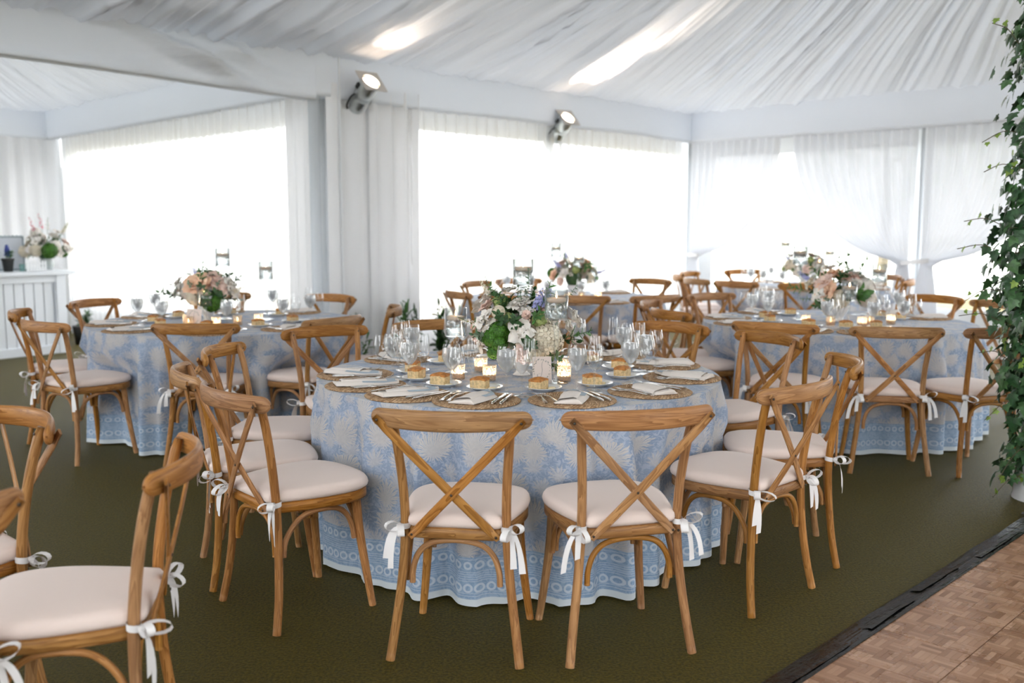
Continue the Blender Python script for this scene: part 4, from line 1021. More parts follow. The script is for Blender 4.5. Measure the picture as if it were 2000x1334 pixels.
def spray_mesh(name, pm, sm, L=.16, n=22, fl=.012, seed=1, droop=.0, taper=.75):
    rg = random.Random(seed); mb = MB(); pth = [(droop * t * t, 0, L * t) for t in [k / 6 for k in range(7)]]; mb.tube(pth, .0016, 5, mi=1)
    for k in range(n):
        t = .25 + .75 * k / n; a = k * 2.4; sz = fl * (1 - taper * (t - .25)); c = Vector((droop * t * t + .012 * cos(a), .012 * sin(a), L * t)); d = Vector((cos(a), sin(a), .35)).normalized(); q = d.to_track_quat('Z', 'Y').to_matrix().to_4x4()
        M = Matrix.Translation(c) @ q
        for p_ in range(5):
            b0 = 2 * pi * p_ / 5; o = len(mb.v); mb.v += [tuple(M @ Vector(v_)) for v_ in ((0, 0, 0), (sz * .7 * cos(b0 - .5), sz * .7 * sin(b0 - .5), sz * .35), (sz * cos(b0), sz * sin(b0), sz * .3), (sz * .7 * cos(b0 + .5), sz * .7 * sin(b0 + .5), sz * .35))]; mb.face((o, o + 1, o + 2, o + 3), mi=0)
    return mb.mesh(name, (pm, sm))
DELPH = spray_mesh('delphinium', PET_B, LEAF_G, .15, 26, .017, 1); SNAP_W = spray_mesh('snapdragon', PET_C, LEAF_G, .20, 26, .020, 2); SNAP_K = spray_mesh('pink_gladiolus', PET_K, LEAF_G, .22, 14, .017, 3, droop=-.05); MUSC = spray_mesh('muscari', PET_V, LEAF_G, .11, 40, .010, 4, taper=.4)
SPRIG_W = spray_mesh('white_sprig', PET_W, LEAF_G, .16, 9, .015, 6)
def leaf_mb(L=.06, w=.028, curl=.012):
    mb = MB(); P_ = []
    for i in range(7):
        t = i / 6; ww = w * sin(pi * (t * .93 + .05)) ** .8; P_.append([(-ww / 2, L * t, -curl * t * t + .004), (0, L * t, -curl * t * t), (ww / 2, L * t, -curl * t * t + .004)])
    mb.grid(P_); return mb
def foliage_mesh(name, mat, n, L, w, spread, seed, stem=.15):
    rg = random.Random(seed); mb = MB(); lf = leaf_mb(L, w)
    mb.tube([(0, 0, 0), (.01, 0, stem * .5), (0, .01, stem)], .0018, 5)
    for k in range(n):
        t = k / n; a = k * 2.4; M = Matrix.Translation((0, 0, stem * (.2 + .8 * t))) @ Matrix.Rotation(a, 4, 'Z') @ Matrix.Rotation(rg.uniform(.1, spread), 4, 'X') @ Matrix.Scale(rg.uniform(.7, 1.15) * (1 - .35 * t), 4); mb.add(lf, M)
    return mb.mesh(name, (mat,))
FOL_D = foliage_mesh('leafy_stem', LEAF_D, 12, .06, .030, 1.0, 1); FOL_G = foliage_mesh('leafy_stem', LEAF_G, 10, .055, .022, .9, 2); FOL_E = foliage_mesh('eucalyptus', simple('euca_leaf', (.20, .28, .19), .6), 14, .03, .022, .8, 3, .18)
BROAD = foliage_mesh('broad_leaf', LEAF_G, 6, .10, .05, 1.2, 5, .05)
def vase_mb(h=.115, r=.06):
    mb = MB(); mb.lathe(spl([(.0005, .001), (r * .62, .001), (r * .66, .006), (r * .45, .018), (r * .5, .035), (r * .9, h * .62), (r * 1.05, h * .85), (r * 1.12, h), (r * 1.05, h), (r * .9, h * .8), (.0005, h * .7)], 3), 32, rfun=lambda a, rr_, z: 1 + .025 * sin(a * 16) * (1 if z > .03 else 0)); return mb.mesh('vase', (CHINA,))
VASE_M = vase_mb()
def arrangement(loc, label, items, seed, group=None, vase=VASE_M, rz=0.0, fill=26, R=(.20, .16, .17), zc=.235, cat='flower arrangement', leaves=None):
    leaves = leaves or (FOL_D, FOL_D, FOL_G, FOL_E)
    rg = random.Random(seed); t = thing('flower_arrangement', label, cat, loc, rz, group); obj('vase', vase, None, t)
    mb = MB(); mb.lathe([(.0005, .08), (.04, .10), (.075, .15), (.08, .20), (.055, .24), (.0005, .26)], 12); obj('foliage_core', mb, LEAF_D, t)
    for (me, x, y, z, sc_) in items:
        d = Vector((x, y, (z - .14) * 1.1)).normalized(); q = d.to_track_quat('Z', 'Y').to_euler(); o = obj(me.name.split('.')[0], me, None, t, loc=(x, y, z), rot=q, sc=sc_)
    for k in range(fill):
        a = rg.uniform(0, 2 * pi); e = rg.uniform(-.15, 1.35); d = Vector((cos(a) * cos(e), sin(a) * cos(e), sin(e))); me = rg.choice(leaves); k_ = rg.uniform(.36, .62)
        obj('leafy_stem', me, None, t, loc=(d.x * R[0] * k_, d.y * R[1] * k_, zc - .06 + d.z * R[2] * k_), rot=d.to_track_quat('Z', 'Y').to_euler(), sc=rg.uniform(.75, 1.1))
    return t
cx, cy_ = .045, 4.60
S_ = 4.5 / 1940
def fx(px): return (px - 1000) * S_ - cx          # offsets read off at the depth of the vase
T1F = []
def af(me, px, pz, y, sc_): T1F.append((me, (px - 1012) * .00232, y, (735 - pz) * .00236, sc_))
for args in ((RUF_W, 945, 577, .02, 1.0), (SNAP_W, 952, 585, .0, .5), (VIB, 970, 588, -.04, 1.0), (ROSE_P, 942, 597, -.02, .9), (SCAB, 966, 606, -.11, 1.0), (RUF_W, 935, 618, -.08, 1.15), (RUF_W, 946, 634, -.10, 1.0), (VIB, 984, 622, -.10, 1.05),
             (MOSSB, 966, 642, -.13, .95), (MOSSB, 952, 655, -.13, .9), (MOSSB, 968, 664, -.14, .85), (MOSSB, 958, 682, -.12, .75), (MOSSB, 978, 650, -.11, .8), (RUF_W, 1010, 640, -.17, 1.35), (RUF_C, 1022, 655, -.15, 1.1), (BUD_P, 1020, 612, -.13, 1.1), (RUF_W, 1000, 592, -.06, 1.0), (ROSE_W, 1013, 588, -.04, .8),
             (DELPH, 1034, 612, -.05, .75), (DELPH, 1046, 612, -.03, .85), (DELPH, 1040, 600, -.08, .7), (VIB, 1046, 621, -.12, 1.0), (HYD, 1060, 660, -.13, 1.45), (HYD, 1050, 640, -.06, 1.1), (ROSE_P, 1058, 605, .0, 1.0), (RUF_W, 1122, 622, .05, 1.1), (RUF_W, 1108, 640, .02, 1.1),
             (BUD_P, 921, 660, -.04, .8), (BUD_P, 916, 640, .0, .7), (SPRIG_W, 930, 640, -.02, .8), (RUF_W, 985, 566, .05, .8), (FOL_E, 962, 590, .02, .7), (FOL_E, 1090, 600, .05, .7), (FOL_G, 1095, 660, -.02, .9), (RUF_C, 1020, 690, -.11, .9), (ROSE_P, 1040, 690, -.10, .9),
             (HYDW, 1000, 620, .10, 1.2), (HYDW, 1060, 620, .12, 1.2), (ROSE_W, 930, 600, .1, 1.1), (RUF_W, 1080, 590, .1, 1.0), (FOL_D, 1055, 700, -.1, .7)): af(*args)
T1F = [(me, x, y, z, k * 1.03) for me, x, y, z, k in T1F] + [(RUF_C, .06, -.18, .12, 1.0), (ROSE_P, .0, -.17, .12, .9), (RUF_W, -.19, -.05, .16, 1.1), (BROAD, .06, -.14, .12, .6), (FOL_D, .02, -.15, .16, .9), (FOL_D, -.07, -.14, .24, .8), (FOL_G, .05, -.13, .25, .8), (FOL_D, .10, -.12, .12, .8), (FOL_D, -.02, -.12, .22, .8), (FOL_G, -.10, -.06, .33, .8), (FOL_E, .02, -.05, .36, .8), (FOL_G, .09, -.05, .33, .8), (RUF_W, .02, -.08, .31, .9), (FOL_D, -.14, -.10, .18, .7)]
arrangement((cx, cy_, ZI), 'large arrangement of white, blush and blue flowers with bright green dianthus on the centre table', T1F, 5, 'table flowers')
def gen_items(seed, heads, R=(.21, .15), z0=.16, z1=.34):
    rg = random.Random(seed); L_ = []
    for k, (me, sc_) in enumerate(heads):
        a = 2 * pi * k * .618 + seed; e = (k + .5) / len(heads); rr_ = sqrt(1 - (e * .85) ** 2)
        L_.append((me, R[0] * rr_ * cos(a) * rg.uniform(.85, 1.1), R[1] * rr_ * sin(a) * rg.uniform(.85, 1.1), lerp(z0, z1, e) + rg.uniform(-.02, .02), sc_))
    return L_
HEADS = [(MOSSB, 1.2), (RUF_W, 1.2), (ROSE_P, 1.1), (HYD, 1.2), (ROSE_H, 1.2), (RUF_W, 1.2), (FOL_G, 1.1), (HYDW, 1.2), (ROSE_P, 1.2), (VIB, 1.1), (RUF_C, 1.2), (DELPH, .8), (ROSE_W, 1.1), (RUF_W, 1.1), (ROSE_H, 1.0), (FOL_E, .9), (SNAP_W, .6), (ROSE_P, 1.0), (SPRIG_W, 1.0), (DELPH, .9)]
def scatter(n, seed): rg = random.Random(seed); h = HEADS[:]; rg.shuffle(h); return (h + h)[:n]
LX = lambda px, d: (px - 1000) / 1940 * d
t2c = TABLES['left']['c']; S2 = 7.05 / 1940
T2F = [(me, (px - 432) * S2 , y, (640 - pz) * S2 * 1.02, sc_) for me, px, pz, y, sc_ in ((ROSE_H, 384, 566, -.14, 2.0), (ROSE_H, 398, 570, -.12, 1.5), (ROSE_P, 407, 553, -.06, 1.5), (ROSE_P, 418, 563, -.08, 1.4), (MOSSB, 412, 600, -.15, 1.5), (MOSSB, 418, 590, -.1, 1.2), (RUF_W, 338, 562, -.05, 1.0), (RUF_W, 342, 575, -.08, 1.1), (SPRIG_W, 345, 580, -.02, 1.0), (SPRIG_W, 350, 590, -.05, 1.0),
      (HYDW, 360, 580, -.05, 1.3), (RUF_W, 440, 566, -.02, 1.4), (RUF_W, 446, 580, -.03, 1.4), (SNAP_W, 438, 585, -.05, .7), (FOL_D, 346, 590, -.1, 1.0), (FOL_G, 392, 570, -.1, 1.0), (FOL_G, 385, 560, .02, .9), (FOL_G, 400, 590, -.13, 1.0), (ROSE_P, 425, 580, -.1, 1.1), (DELPH, 372, 560, .02, .7), (RUF_W, 330, 585, -.03, 1.0), (HYD, 380, 590, -.14, 1.2), (FOL_D, 430, 575, .0, .9), (HYDW, 420, 575, .05, 1.2))]
T2F = [(me, x + .15, y, z, sc_) for me, x, y, z, sc_ in T2F]
arrangement((t2c[0] - .13, t2c[1], ZI), 'blush and peach rose arrangement with green dianthus on the left table', T2F, 8, 'table flowers')
t3c = TABLES['right']['c']; S3 = 7.05 / 1940
T3F = [(me, (px - 1652) * S3, y, (636 - pz) * S3 * 1.02, sc_) for me, px, pz, y, sc_ in ((ROSE_H, 1634, 545, -.03, 1.5), (ROSE_P, 1612, 558, -.08, 1.4), (ROSE_H, 1612, 575, -.12, 1.7), (RUF_W, 1598, 582, -.12, 1.3), (ROSE_P, 1655, 555, -.05, 1.3), (ROSE_P, 1674, 550, -.03, 1.3), (RUF_W, 1690, 548, .0, 1.3), (RUF_W, 1604, 535, .03, 1.2), (RUF_W, 1634, 532, .05, 1.0), (ROSE_W, 1677, 562, -.1, 1.1), (BROAD, 1675, 585, -.12, 1.0), (BROAD, 1668, 590, -.14, .9), (HYDW, 1694, 570, -.05, 1.4), (HYDW, 1697, 590, -.08, 1.3),
      (FOL_G, 1610, 555, -.04, 1.0), (FOL_D, 1615, 600, -.12, 1.0), (FOL_G, 1650, 540, .02, 1.0), (FOL_G, 1660, 545, .0, 1.1), (FOL_G, 1582, 578, -.05, 1.0), (RUF_C, 1590, 560, 0, 1.2), (RUF_C, 1688, 578, -.1, 1.2), (FOL_G, 1685, 545, 0, 1.0), (DELPH, 1596, 560, .02, .8), (HYD, 1640, 590, -.13, 1.3), (RUF_W, 1710, 575, .0, 1.1))]
arrangement((t3c[0] + .02, t3c[1], ZI), 'blush rose arrangement with broad green leaves on the right table', T3F, 9, 'table flowers')
c4 = TABLES['middle']['c']; arrangement((c4[0] + .10, c4[1], ZI), 'white and blue flower arrangement on the middle rear table', gen_items(4, scatter(30, 4)), 10, 'table flowers', fill=14, leaves=(FOL_G, FOL_G, FOL_E))
c5 = TABLES['far']['c']; arrangement((c5[0], c5[1], ZI), 'pale flower arrangement on the far right table', gen_items(5, scatter(30, 5)), 11, 'table flowers', fill=14, leaves=(FOL_G, FOL_E))

# table number cards
CARD = simple('card_stock', (.76, .645, .59), .8); INK = simple('card_ink', (.16, .17, .17), .8); INKG = simple('card_wreath', (.22, .24, .20), .8)
def card(x, y, rz, tilt, w, h, label, detail=True):
    t = thing('table_card', label, 'card', (x, y, ZI), rz, 'table cards')
    R_ = Matrix.Rotation(tilt, 3, 'X'); mb = MB(); mb.box(R_ @ Vector((0, 0, h / 2)), (w, .0025, h), R_); obj('card', mb, CARD, t)
    mb = MB(); pts = [(.021, .035), (.016, .041), (.007, .040), (.001, .031), (.000, .015), (.001, 0), (-.001, -.016), (-.006, -.030), (-.015, -.036), (-.022, -.031), (-.022, -.022), (-.015, -.018), (-.008, -.020)]
    k = h / .125
    mb.ribbon([R_ @ Vector((x_ * k, -.0022, h / 2 + z_ * k)) for x_, z_, _ in cr([(a, b_, 0) for a, b_ in pts], 4)], 0.0018 * k, R_ @ Vector((1, 0, .25))); obj('script_letter', mb, INK, t)
    mb = MB(); rg = random.Random(2)
    for q in range(40):
        a = 2 * pi * q / 40 + rg.uniform(-.08, .08)
        if abs(sin(a * 2.5)) < .25: continue
        r_ = rg.uniform(.90, 1.10); c_ = R_ @ Vector((.040 * k * r_ * cos(a), -.0022, h / 2 + .048 * k * r_ * sin(a))); sz = rg.uniform(.0014, .0034) * k
        mb.box(c_, (sz * 2, .0006, sz * 1.2), R_ @ Matrix.Rotation(a, 3, 'Y'))
    obj('leaf_wreath', mb, INKG, t)
card(.135, 4.365, .12, -.22, .085, .118, 'small blush card with a script letter in a leaf wreath before the centre flowers')
card(TABLES['left']['c'][0] - .13, TABLES['left']['c'][1] - .34, -.2, -.25, .11, .12, 'small blush card with script in front of the left table flowers')

# ------------------------------------------------------------------ bar in the side bay
BX = Vector((-5.05, 11.20, 0)); BD = Vector((-.633, -.774, 0))     # front right corner, along the bar to the left
brz = atan2(BD.y, BD.x)
bar = thing('bar_counter', 'white panelled bar counter against the end wall at the left', 'bar', (BX.x, BX.y, 0), brz)
BH, BL, BW = .93, 3.0, .62       # local x runs left along the front, y towards the wall is negative
sy = -1
mb = MB(); mb.box((BL / 2, sy * BW / 2, .44), (BL - .04, BW - .06, .88)); obj('carcass', mb, WHITEPAINT, bar)
mb = MB(); mb.box((BL / 2 - .04, sy * (BW / 2 - .03), BH - .022), (BL + .12, BW + .10, .044), bev=.006); obj('countertop', mb, WHITEPAINT, bar)
mb = MB(); mb.box((BL / 2, .008, .05), (BL, .03, .10), bev=.005); obj('base_rail', mb, WHITEPAINT, bar)
mb = MB(); mb.box((BL / 2, .008, .845), (BL, .03, .085), bev=.005); obj('top_frieze', mb, WHITEPAINT, bar)
mb = MB(); mb.box((.055, .018, .445), (.11, .05, .89), bev=.006); obj('corner_post', mb, WHITEPAINT, bar)
mb = MB(); pwid = .108; mb.box((0, 0, .45), (pwid - .006, .020, .72), bev=.004); plank = mb.mesh('plank', (WHITEPAINT,))
k = 0
while .13 + pwid * (k + .5) < BL: obj('plank', plank, None, bar, loc=(.13 + pwid * (k + .5), -.012, 0)); k += 1
def onbar(a, b_): q = BX + BD * a + Vector((-BD.y, BD.x, 0)) * 0; w = Vector((BD.y, -BD.x, 0)) * b_; q = q + w; return q
# which side is the wall: choose the sign so that things sit over the counter
n_wall = Vector((BD.y, -BD.x, 0)) * 1.0
if (n_wall.dot(Vector((-1, 0, 0)))) < 0: n_wall = -n_wall
def ob(a, b_): q = BX + BD * a + n_wall * b_; return (q.x, q.y, BH + .0005)
BARH = [(HYDW, 1.4), (RUF_W, 1.3), (HYD, 1.4), (MOSSB, 1.5), (RUF_W, 1.4), (HYDW, 1.4), (ROSE_W, 1.4), (RUF_W, 1.4), (FOL_G, 1.0), (HYDW, 1.3), (RUF_C, 1.3), (ROSE_P, 1.3), (RUF_W, 1.4), (HYDW, 1.4), (SPRIG_W, 1.2), (RUF_W, 1.3), (ROSE_W, 1.3), (SPRIG_W, 1.3), (HYDW, 1.2), (RUF_W, 1.3)]
its = gen_items(2, BARH, R=(.24, .2), z0=.17, z1=.42) + [(SNAP_K, -.02, -.02, .42, 1.0), (SNAP_K, -.10, -.02, .40, .95), (SNAP_W, .17, .0, .38, .9), (MOSSB, .13, -.19, .22, 1.9), (HYD, -.02, -.21, .22, 1.3), (SPRIG_W, .26, -.05, .22, 1.0), (RUF_W, .30, -.05, .24, 1.1)]
arrangement(ob(.05, .28), 'big white flower arrangement with pink spires in a grey glass bowl on the bar', its, 12, 'bar flowers', vase=lathe_mesh('bowl', spl([(.0005, .001), (.05, .001), (.07, .03), (.078, .07), (.06, .12), (.05, .13), (.045, .125), (.0005, .06)], 3), simple('grey_glass_bowl', (.45, .49, .49), .25), 24), rz=0)
pot = simple('black_pot', (.025, .027, .026), .6); 
def muscari(a, b_, label, mat):
    x, y, z = ob(a, b_); t = thing('potted_muscari', label, 'plant', (x, y, z), 0, 'potted muscari on the bar')
    mb = MB(); mb.lathe([(.0005, 0), (.045, 0), (.062, .12), (.068, .122), (.068, .145), (.060, .145), (.055, .13), (.0005, .128)], 18); obj('pot', mb, mat, t)
    for k in range(8): aa = k * 2.4; obj('muscari', MUSC, None, t, loc=(.028 * cos(aa), .028 * sin(aa), .17 + .03 * sin(k)), rot=(.2 * sin(aa), -.25 * cos(aa), 0), sc=.9)
    for k in range(7): aa = k * .9; obj('leafy_stem', FOL_G, None, t, loc=(.02 * cos(aa), .02 * sin(aa), .13), rot=(.4 * sin(aa), .4 * cos(aa), aa), sc=.7)
muscari(.54, .15, 'potted blue muscari in a black pot on the bar', pot)
muscari(.70, .14, 'potted blue muscari in a green pot at the left edge of the bar', simple('green_pot', (.42, .46, .36), .5))
fr = thing('sign_frame', 'silver beaded picture frame holding a grey menu card on the bar', 'frame', ob(.40, .40), atan2(-n_wall.x * -1, n_wall.y * -1) if False else brz + pi, None)
FRM = simple('frame_silver', (.30, .36, .39), .4, metal=.4); MENU = simple('menu_card', (.58, .61, .66), .8)
mb = MB(); mb.box((0, 0, .19), (.29, .008, .36)); obj('menu_card', mb, MENU, fr)
for (c_, d_) in (((-.148, 0, .19), (.02, .022, .39)), ((.148, 0, .19), (.02, .022, .39)), ((0, 0, .01), (.31, .022, .02)), ((0, 0, .375), (.31, .022, .02))):
    mb = MB(); mb.box(c_, d_, bev=.004); obj('frame_bar', mb, FRM, fr)
BEAD = lathe_mesh('bead', [(.0005, -.009), (.008, -.005), (.0095, 0), (.008, .005), (.0005, .009)], FRM, 8); mb = MB()
for k in range(16): mb.lathe([(.0005, -.009), (.008, -.005), (.0095, 0), (.008, .005), (.0005, .009)], 6, (-.155 if k % 2 else .155, .0, .02 + .045 * (k // 2)))
for k in range(7): mb.lathe([(.0005, -.009), (.008, -.005), (.0095, 0), (.008, .005), (.0005, .009)], 6, (-.13 + .043 * k, 0, .385))
obj('beading', mb, FRM, fr)
pf = thing('picket_fence_box', 'small white picket fence planter box on the bar', 'planter', ob(.27, .10), brz + pi)
mb = MB(); mb.box((0, 0, .01), (.22, .07, .02)); mb.box((0, -.035, .035), (.22, .006, .014)); mb.box((0, -.035, .08), (.22, .006, .014)); obj('tray', mb, CHINA, pf)
mb = MB(); mb.box((0, 0, .055), (.02, .006, .11)); pk = mb.mesh('picket', (CHINA,))
for k in range(7): obj('picket', pk, None, pf, loc=(-.10 + .033 * k, -.042, 0))
put('glass_tumbler', lathe_mesh('tumbler', [(.0005, .001), (.03, .001), (.036, .08), (.034, .08), (.028, .006), (.0005, .006)], thin_glass('aqua_glass', (.75, .92, .90)), 18), ob(.42, .08), 0, 'small pale green glass tumbler on the bar below the frame', 'glass', None)

# ------------------------------------------------------------------ stage lights on the poles
LENS = simple('lamp_lens', (1, .9, .8), .3, emit=(1.0, .74, .52), estr=9)
def spotlight(p, aim, label, energy):
    t = thing('spotlight', label, 'lamp', tuple(p), 0, 'aluminium stage lights')
    d = (aim - p).normalized(); R_ = d.to_track_quat('Z', 'Y').to_matrix().to_4x4(); t.rotation_euler = R_.to_euler()
    mb = MB(); mb.lathe(spl([(.0005, -.20), (.055, -.20), (.068, -.19), (.072, -.165), (.082, -.155), (.085, -.12), (.083, -.02), (.090, -.015), (.090, .135), (.083, .135)], 2), 28); obj('can', mb, ALU, t)
    mb = MB(); mb.lathe([(.0005, .118), (.05, .114), (.080, .104)], 28); obj('lens', mb, LENS, t)
    mb = MB(); o_, i_ = .118, .083
    # square colour frame with a round hole
    sq = []
    for k in range(32):
        a = 2 * pi * k / 32; m_ = max(abs(cos(a)), abs(sin(a))); sq.append(((o_ * cos(a) / m_, o_ * sin(a) / m_), (i_ * cos(a), i_ * sin(a))))
    for z in (.136, .141): mb.grid([[(a_[0], a_[1], z) for a_, b_ in sq], [(b_[0], b_[1], z) for a_, b_ in sq]], closed_v=True, smooth=False)
    obj('colour_frame', mb, simple('frame_grey', (.42, .40, .38), .5), t)
    mb = MB(); mb.tube(cr([(.09, 0, -.02), (.115, 0, -.06), (.10, 0, -.17), (0, 0, -.235), (-.10, 0, -.17), (-.115, 0, -.06), (-.09, 0, -.02)], 4), [(.003, .011)] * 25, 6, up=(0, 1, 0)); obj('yoke', mb, BLACKM, t)
    mb = MB(); mb.lathe([(.0005, -.26), (.03, -.26), (.035, -.24), (.03, -.215), (.0005, -.215)], 12); mb.box((.0, .0, -.29), (.03, .05, .07)); obj('clamp', mb, BLACKM, t)
    mb = MB(); mb.box((-.094, .02, .06), (.018, .03, .05)); mb.box((.094, -.01, .05), (.018, .03, .04)); obj('clip', mb, BLACKM, t)
    l = bpy.data.lights.new('spot', 'SPOT'); l.energy = energy; l.color = (1, .80, .62); l.spot_size = radians(50); l.spot_blend = 1.0; l.shadow_soft_size = .06
    lo = bpy.data.objects.new('spot_beam', l); COL.objects.link(lo); lo.parent = t; lo.location = (0, 0, .15); lo.rotation_euler = (pi, 0, 0)
pA = Vector((-1.30, 8.95, 2.60)); spotlight(pA, pA + Vector((.50, -.50, .62)), 'aluminium stage light with glowing lens on the corner post', 26)
pB = Vector((.56, 11.35, 2.53)); spotlight(pB, pB + Vector((.42, -.52, .62)), 'aluminium stage light with glowing lens on the middle pole of the long wall', 230)

for k, (s_, w_) in enumerate(((6.6, .25), (9.8, .25))):  # added uplights, out of view, to warm the foreground
    pC = K + RD * s_ + IN_R * w_ + Z * 2.5; spotlight(pC, pC + IN_R * .5 + Z * .5, ['aluminium stage light on the right wall beyond the ivy column', 'aluminium stage light on the right wall nearest the camera'][k], 300)
for k, t_ in enumerate((9.5, 13.0)):  # further unseen uplights added for warm bounce off the roof
    pC = K + W * 11.9 - U * t_ + Z * 2.5; spotlight(pC, pC - W * .5 + Z * .5, ['aluminium stage light on the wall behind the camera, right', 'aluminium stage light on the wall behind the camera, left'][k], 300)
# ------------------------------------------------------------------ ivy column
IV = Vector((2.86, 5.20, 0))
iv = thing('ivy_column', 'white wrapped pole covered in trailing green ivy at the right edge', 'column', (IV.x, IV.y, 0))
mb = MB(); mb.lathe([(.16, 0), (.155, .02), (.13, .3), (.12, 1.5), (.115, 4.7), (.0005, 4.7)], 24); obj('pole_wrap', mb, DRAPE, iv)
def ivy_leaf(sz, mat):
    pts = [(0, 0), (.28, -.10), (.55, .02), (.42, .22), (.66, .48), (.36, .50), (.24, .72), (0, 1.12)]
    mb = MB(); R_ = [(x, y) for x, y in pts]; full = R_ + [(-x, y) for x, y in R_[-2:0:-1]]; n = len(full); c = (0, .36)
    mb.v.append((0, c[1] * sz, .06 * sz))
    for x, y in full: mb.v.append((x * sz, y * sz, (-.10 * abs(x) - .12 * (y - .4) ** 2 + .03) * sz))
    for k in range(n): mb.face((0, 1 + k, 1 + (k + 1) % n), [(0, 0), (.1, 0), (.1, .1)], False)
    return mb
IVM = [ivy_leaf(.062, None).mesh('ivy_leaf', (IVY_A,)), ivy_leaf(.058, None).mesh('ivy_leaf', (IVY_B,)), ivy_leaf(.05, None).mesh('ivy_leaf', (IVY_A,)), ivy_leaf(.036, None).mesh('ivy_leaf', (IVY_C,))]
rg = random.Random(21)
def prof(z):  # foliage radius with bulges and gaps
    return .285 + .055 * n1(z * 3.1, 4) + .035 * n1(z * 7.7, 5) + .05 * math.exp(-((z - 1.25) / .22) ** 2) - .05 * math.exp(-((z - .35) / .25) ** 2)
def leaf_M(a, z, r, s=1.0):
    d = Vector((cos(a), sin(a), 0)); p = Vector((d.x * r, d.y * r, z)); nrm = (d + Vector((rg.uniform(-.6, .6), rg.uniform(-.6, .6), rg.uniform(-.1, .8)))).normalized()
    q = nrm.to_track_quat('Z', 'Y').to_matrix().to_4x4(); return Matrix.Translation(p) @ q @ Matrix.Rotation(pi + rg.uniform(-.9, .9), 4, 'Z') @ Matrix.Scale(s, 4)
def hang(o, M): o.matrix_local = M
n_ind = 0
zs_ = [rg.uniform(.10, 2.75) for _ in range(232)]
for z in zs_:
    a = pi + rg.gauss(.35, .75); r = prof(z) * rg.uniform(.85, 1.12); me = IVM[rg.choices((0, 1, 2, 3), (4, 4, 3, .9))[0]]
    o = obj('ivy_leaf', me, None, iv); hang(o, leaf_M(a, z, r, rg.uniform(.75, 1.25))); n_ind += 1
# trailing sprigs that reach out to the left
for (z, L_, dz, a0) in ((1.93, .16, -.05, 3.25), (1.45, .17, .03, 3.2), (1.32, .20, .02, 3.3), (1.12, .14, -.05, 3.2), (2.35, .13, .12, 3.25), (.95, .19, .04, 3.2), (.55, .15, -.10, 3.4), (.30, .13, -.16, 3.5), (.14, .15, -.08, 3.6), (1.75, .15, -.02, 3.3), (.75, .14, .05, 3.3)):
    L_ = L_ * 1.35; d = Vector((cos(a0), sin(a0), 0)); p0 = d * (prof(z) - .04) + Z * z; p1 = p0 + d * L_ + Z * dz; mb = MB(); pm_ = (p0 + p1) / 2 + Z * .03; pth = cr([p0 - d * .12, p0, pm_, p1], 4); mb.tube(pth, .0022, 5); obj('vine', mb, STEM, iv)
    for k in range(6):
        t = (k + .6) / 6; q = pth[int(t * (len(pth) - 1))]; me = IVM[3] if t > .75 or rg.random() < .25 else IVM[rg.choice((0, 1, 2))]
        a = atan2(q.y, q.x); o = obj('ivy_leaf', me, None, iv); hang(o, leaf_M(a, q.z + rg.uniform(-.02, .03), hypot(q.x, q.y), rg.uniform(.7, 1.1) * (1.15 - .3 * t))); n_ind += 1
for mat_, me_i, cnt, nm in ((IVY_A, 0, 1700, 'dense_ivy'), (IVY_B, 1, 900, 'dense_ivy')):
    mb = MB(); lf = ivy_leaf(.06, None)
    for k in range(cnt):
        z = rg.uniform(.15, 3.3); a = rg.uniform(0, 2 * pi); r = prof(z) * rg.uniform(.5, .92); mb.add(lf, leaf_M(a, z, r, rg.uniform(.7, 1.2)))
    o = obj(nm, mb, mat_, iv); o['kind'] = 'stuff'
mb = MB()
for k in range(5):
    a0 = k * 1.26; pth = [(prof(z) * .6 * cos(a0 + z * 1.3), prof(z) * .6 * sin(a0 + z * 1.3), z) for z in [.05 + .12 * i for i in range(26)]]; mb.tube(pth, .004, 5)
obj('vine', mb, STEM, iv)

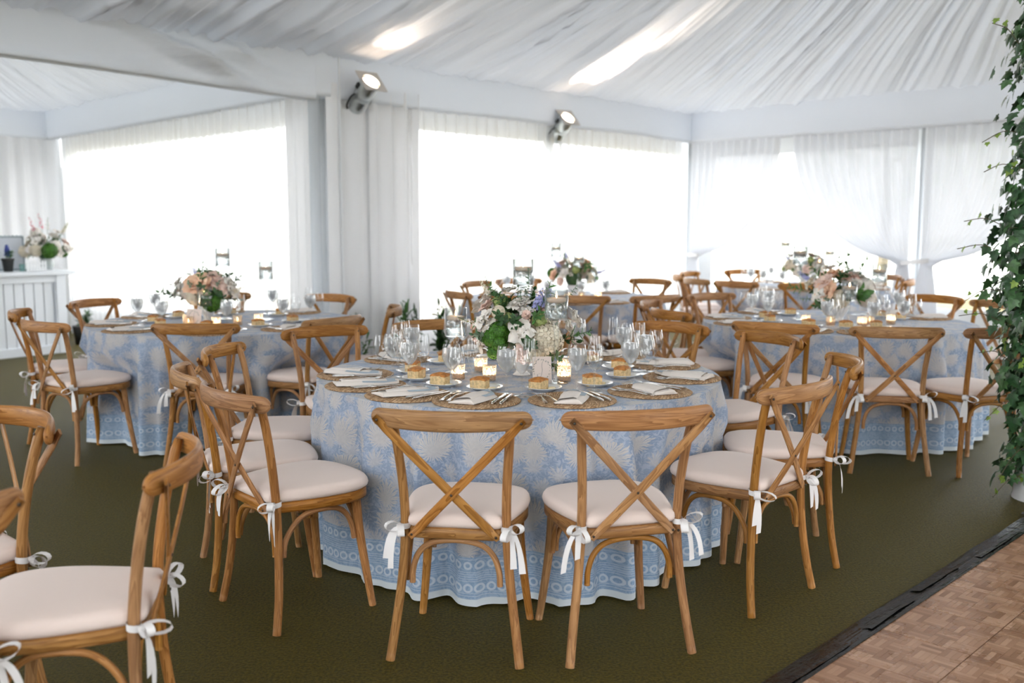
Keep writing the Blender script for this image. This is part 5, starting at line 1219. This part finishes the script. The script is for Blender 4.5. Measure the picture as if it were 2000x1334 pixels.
# ------------------------------------------------------------------ greenery along the curtain hems
def plant(x, y, label, n, h, seed):
    rg = random.Random(seed); t = thing('leafy_plant', label, 'plant', (x, y, 0), 0, 'plants along the curtains')
    mb = MB(); mb.lathe([(.0005, 0), (.10, 0), (.13, .2), (.135, .22), (.12, .22), (.0005, .19)], 16); obj('pot', mb, pot, t)
    for k in range(n):
        a = rg.uniform(0, 6.28); tl = rg.uniform(.05, .5); r = rg.uniform(0, .07)
        obj('leafy_stem', rg.choice((FOL_D, FOL_G, FOL_G)), None, t, loc=(r * cos(a), r * sin(a), rg.uniform(.17, .22)), rot=(tl * sin(a + 1), tl * cos(a), a), sc=(1.3, 1.3, h * rg.uniform(1.6, 3.2)))
for k, (x, y, h, n, lab) in enumerate(((-1.42, 8.45, 1.0, 16, 'leafy green plant at the foot of the corner drape'), (-1.02, 8.95, 1.25, 18, 'leafy green plant at the hem right of the corner post'), (-.70, 9.32, 1.1, 16, 'tall leafy green plant under the left end of the long wall sheers'),
                                      (-2.1, 8.98, .9, 14, 'leafy green plant at the hem behind the left table'), (-5.20, 12.0, .45, 10, 'low dark leafy plant by the right end of the bar'))):
    plant(x, y, lab, n, h, 30 + k)

# ------------------------------------------------------------------ outside: pale trees and a guy rope seen through the clear windows
def tree(x, y, h, r, label, seed):
    rg = random.Random(seed); t = thing('garden_tree', label, 'tree', (x, y, -.12), 0, 'trees outside the marquee')
    mb = MB(); mb.tube([(0, 0, 0), (.05, .02, h * .4), (0, .05, h * .75)], [.16, .12, .05], 8); obj('trunk', mb, STEM, t)
    mb = MB(); lf = leaf_mb(.22, .12)
    for k in range(900):
        d = Vector((rg.gauss(0, 1), rg.gauss(0, 1), rg.gauss(0, .8))); d = d.normalized() * rg.uniform(.45, 1) ** .5
        M = Matrix.Translation((d.x * r, d.y * r, h * .72 + d.z * r * .8)) @ Matrix.Rotation(rg.uniform(0, 6), 4, 'Z') @ Matrix.Rotation(rg.uniform(-1, 1), 4, 'X'); mb.add(lf, M)
    o = obj('foliage', mb, simple('tree_leaf_%d' % seed, (.42, .52, .38), .6), t); o['kind'] = 'stuff'
tree(9.3, 25.0, 4.6, 2.1, 'pale tree seen through the far corner window', 1)
tree(13.6, 26.0, 4.6, 1.8, 'pale tree seen behind the ivy column', 2)
mb = MB(); mb.tube([(5.35, 12.3, 2.6), (6.0, 13.0, 1.2), (6.6, 13.7, -.1)], .012, 6); o = obj('guy_rope', mb, WHITEPAINT); tag(o, 'pale guy rope slanting down outside the right window', 'rope')
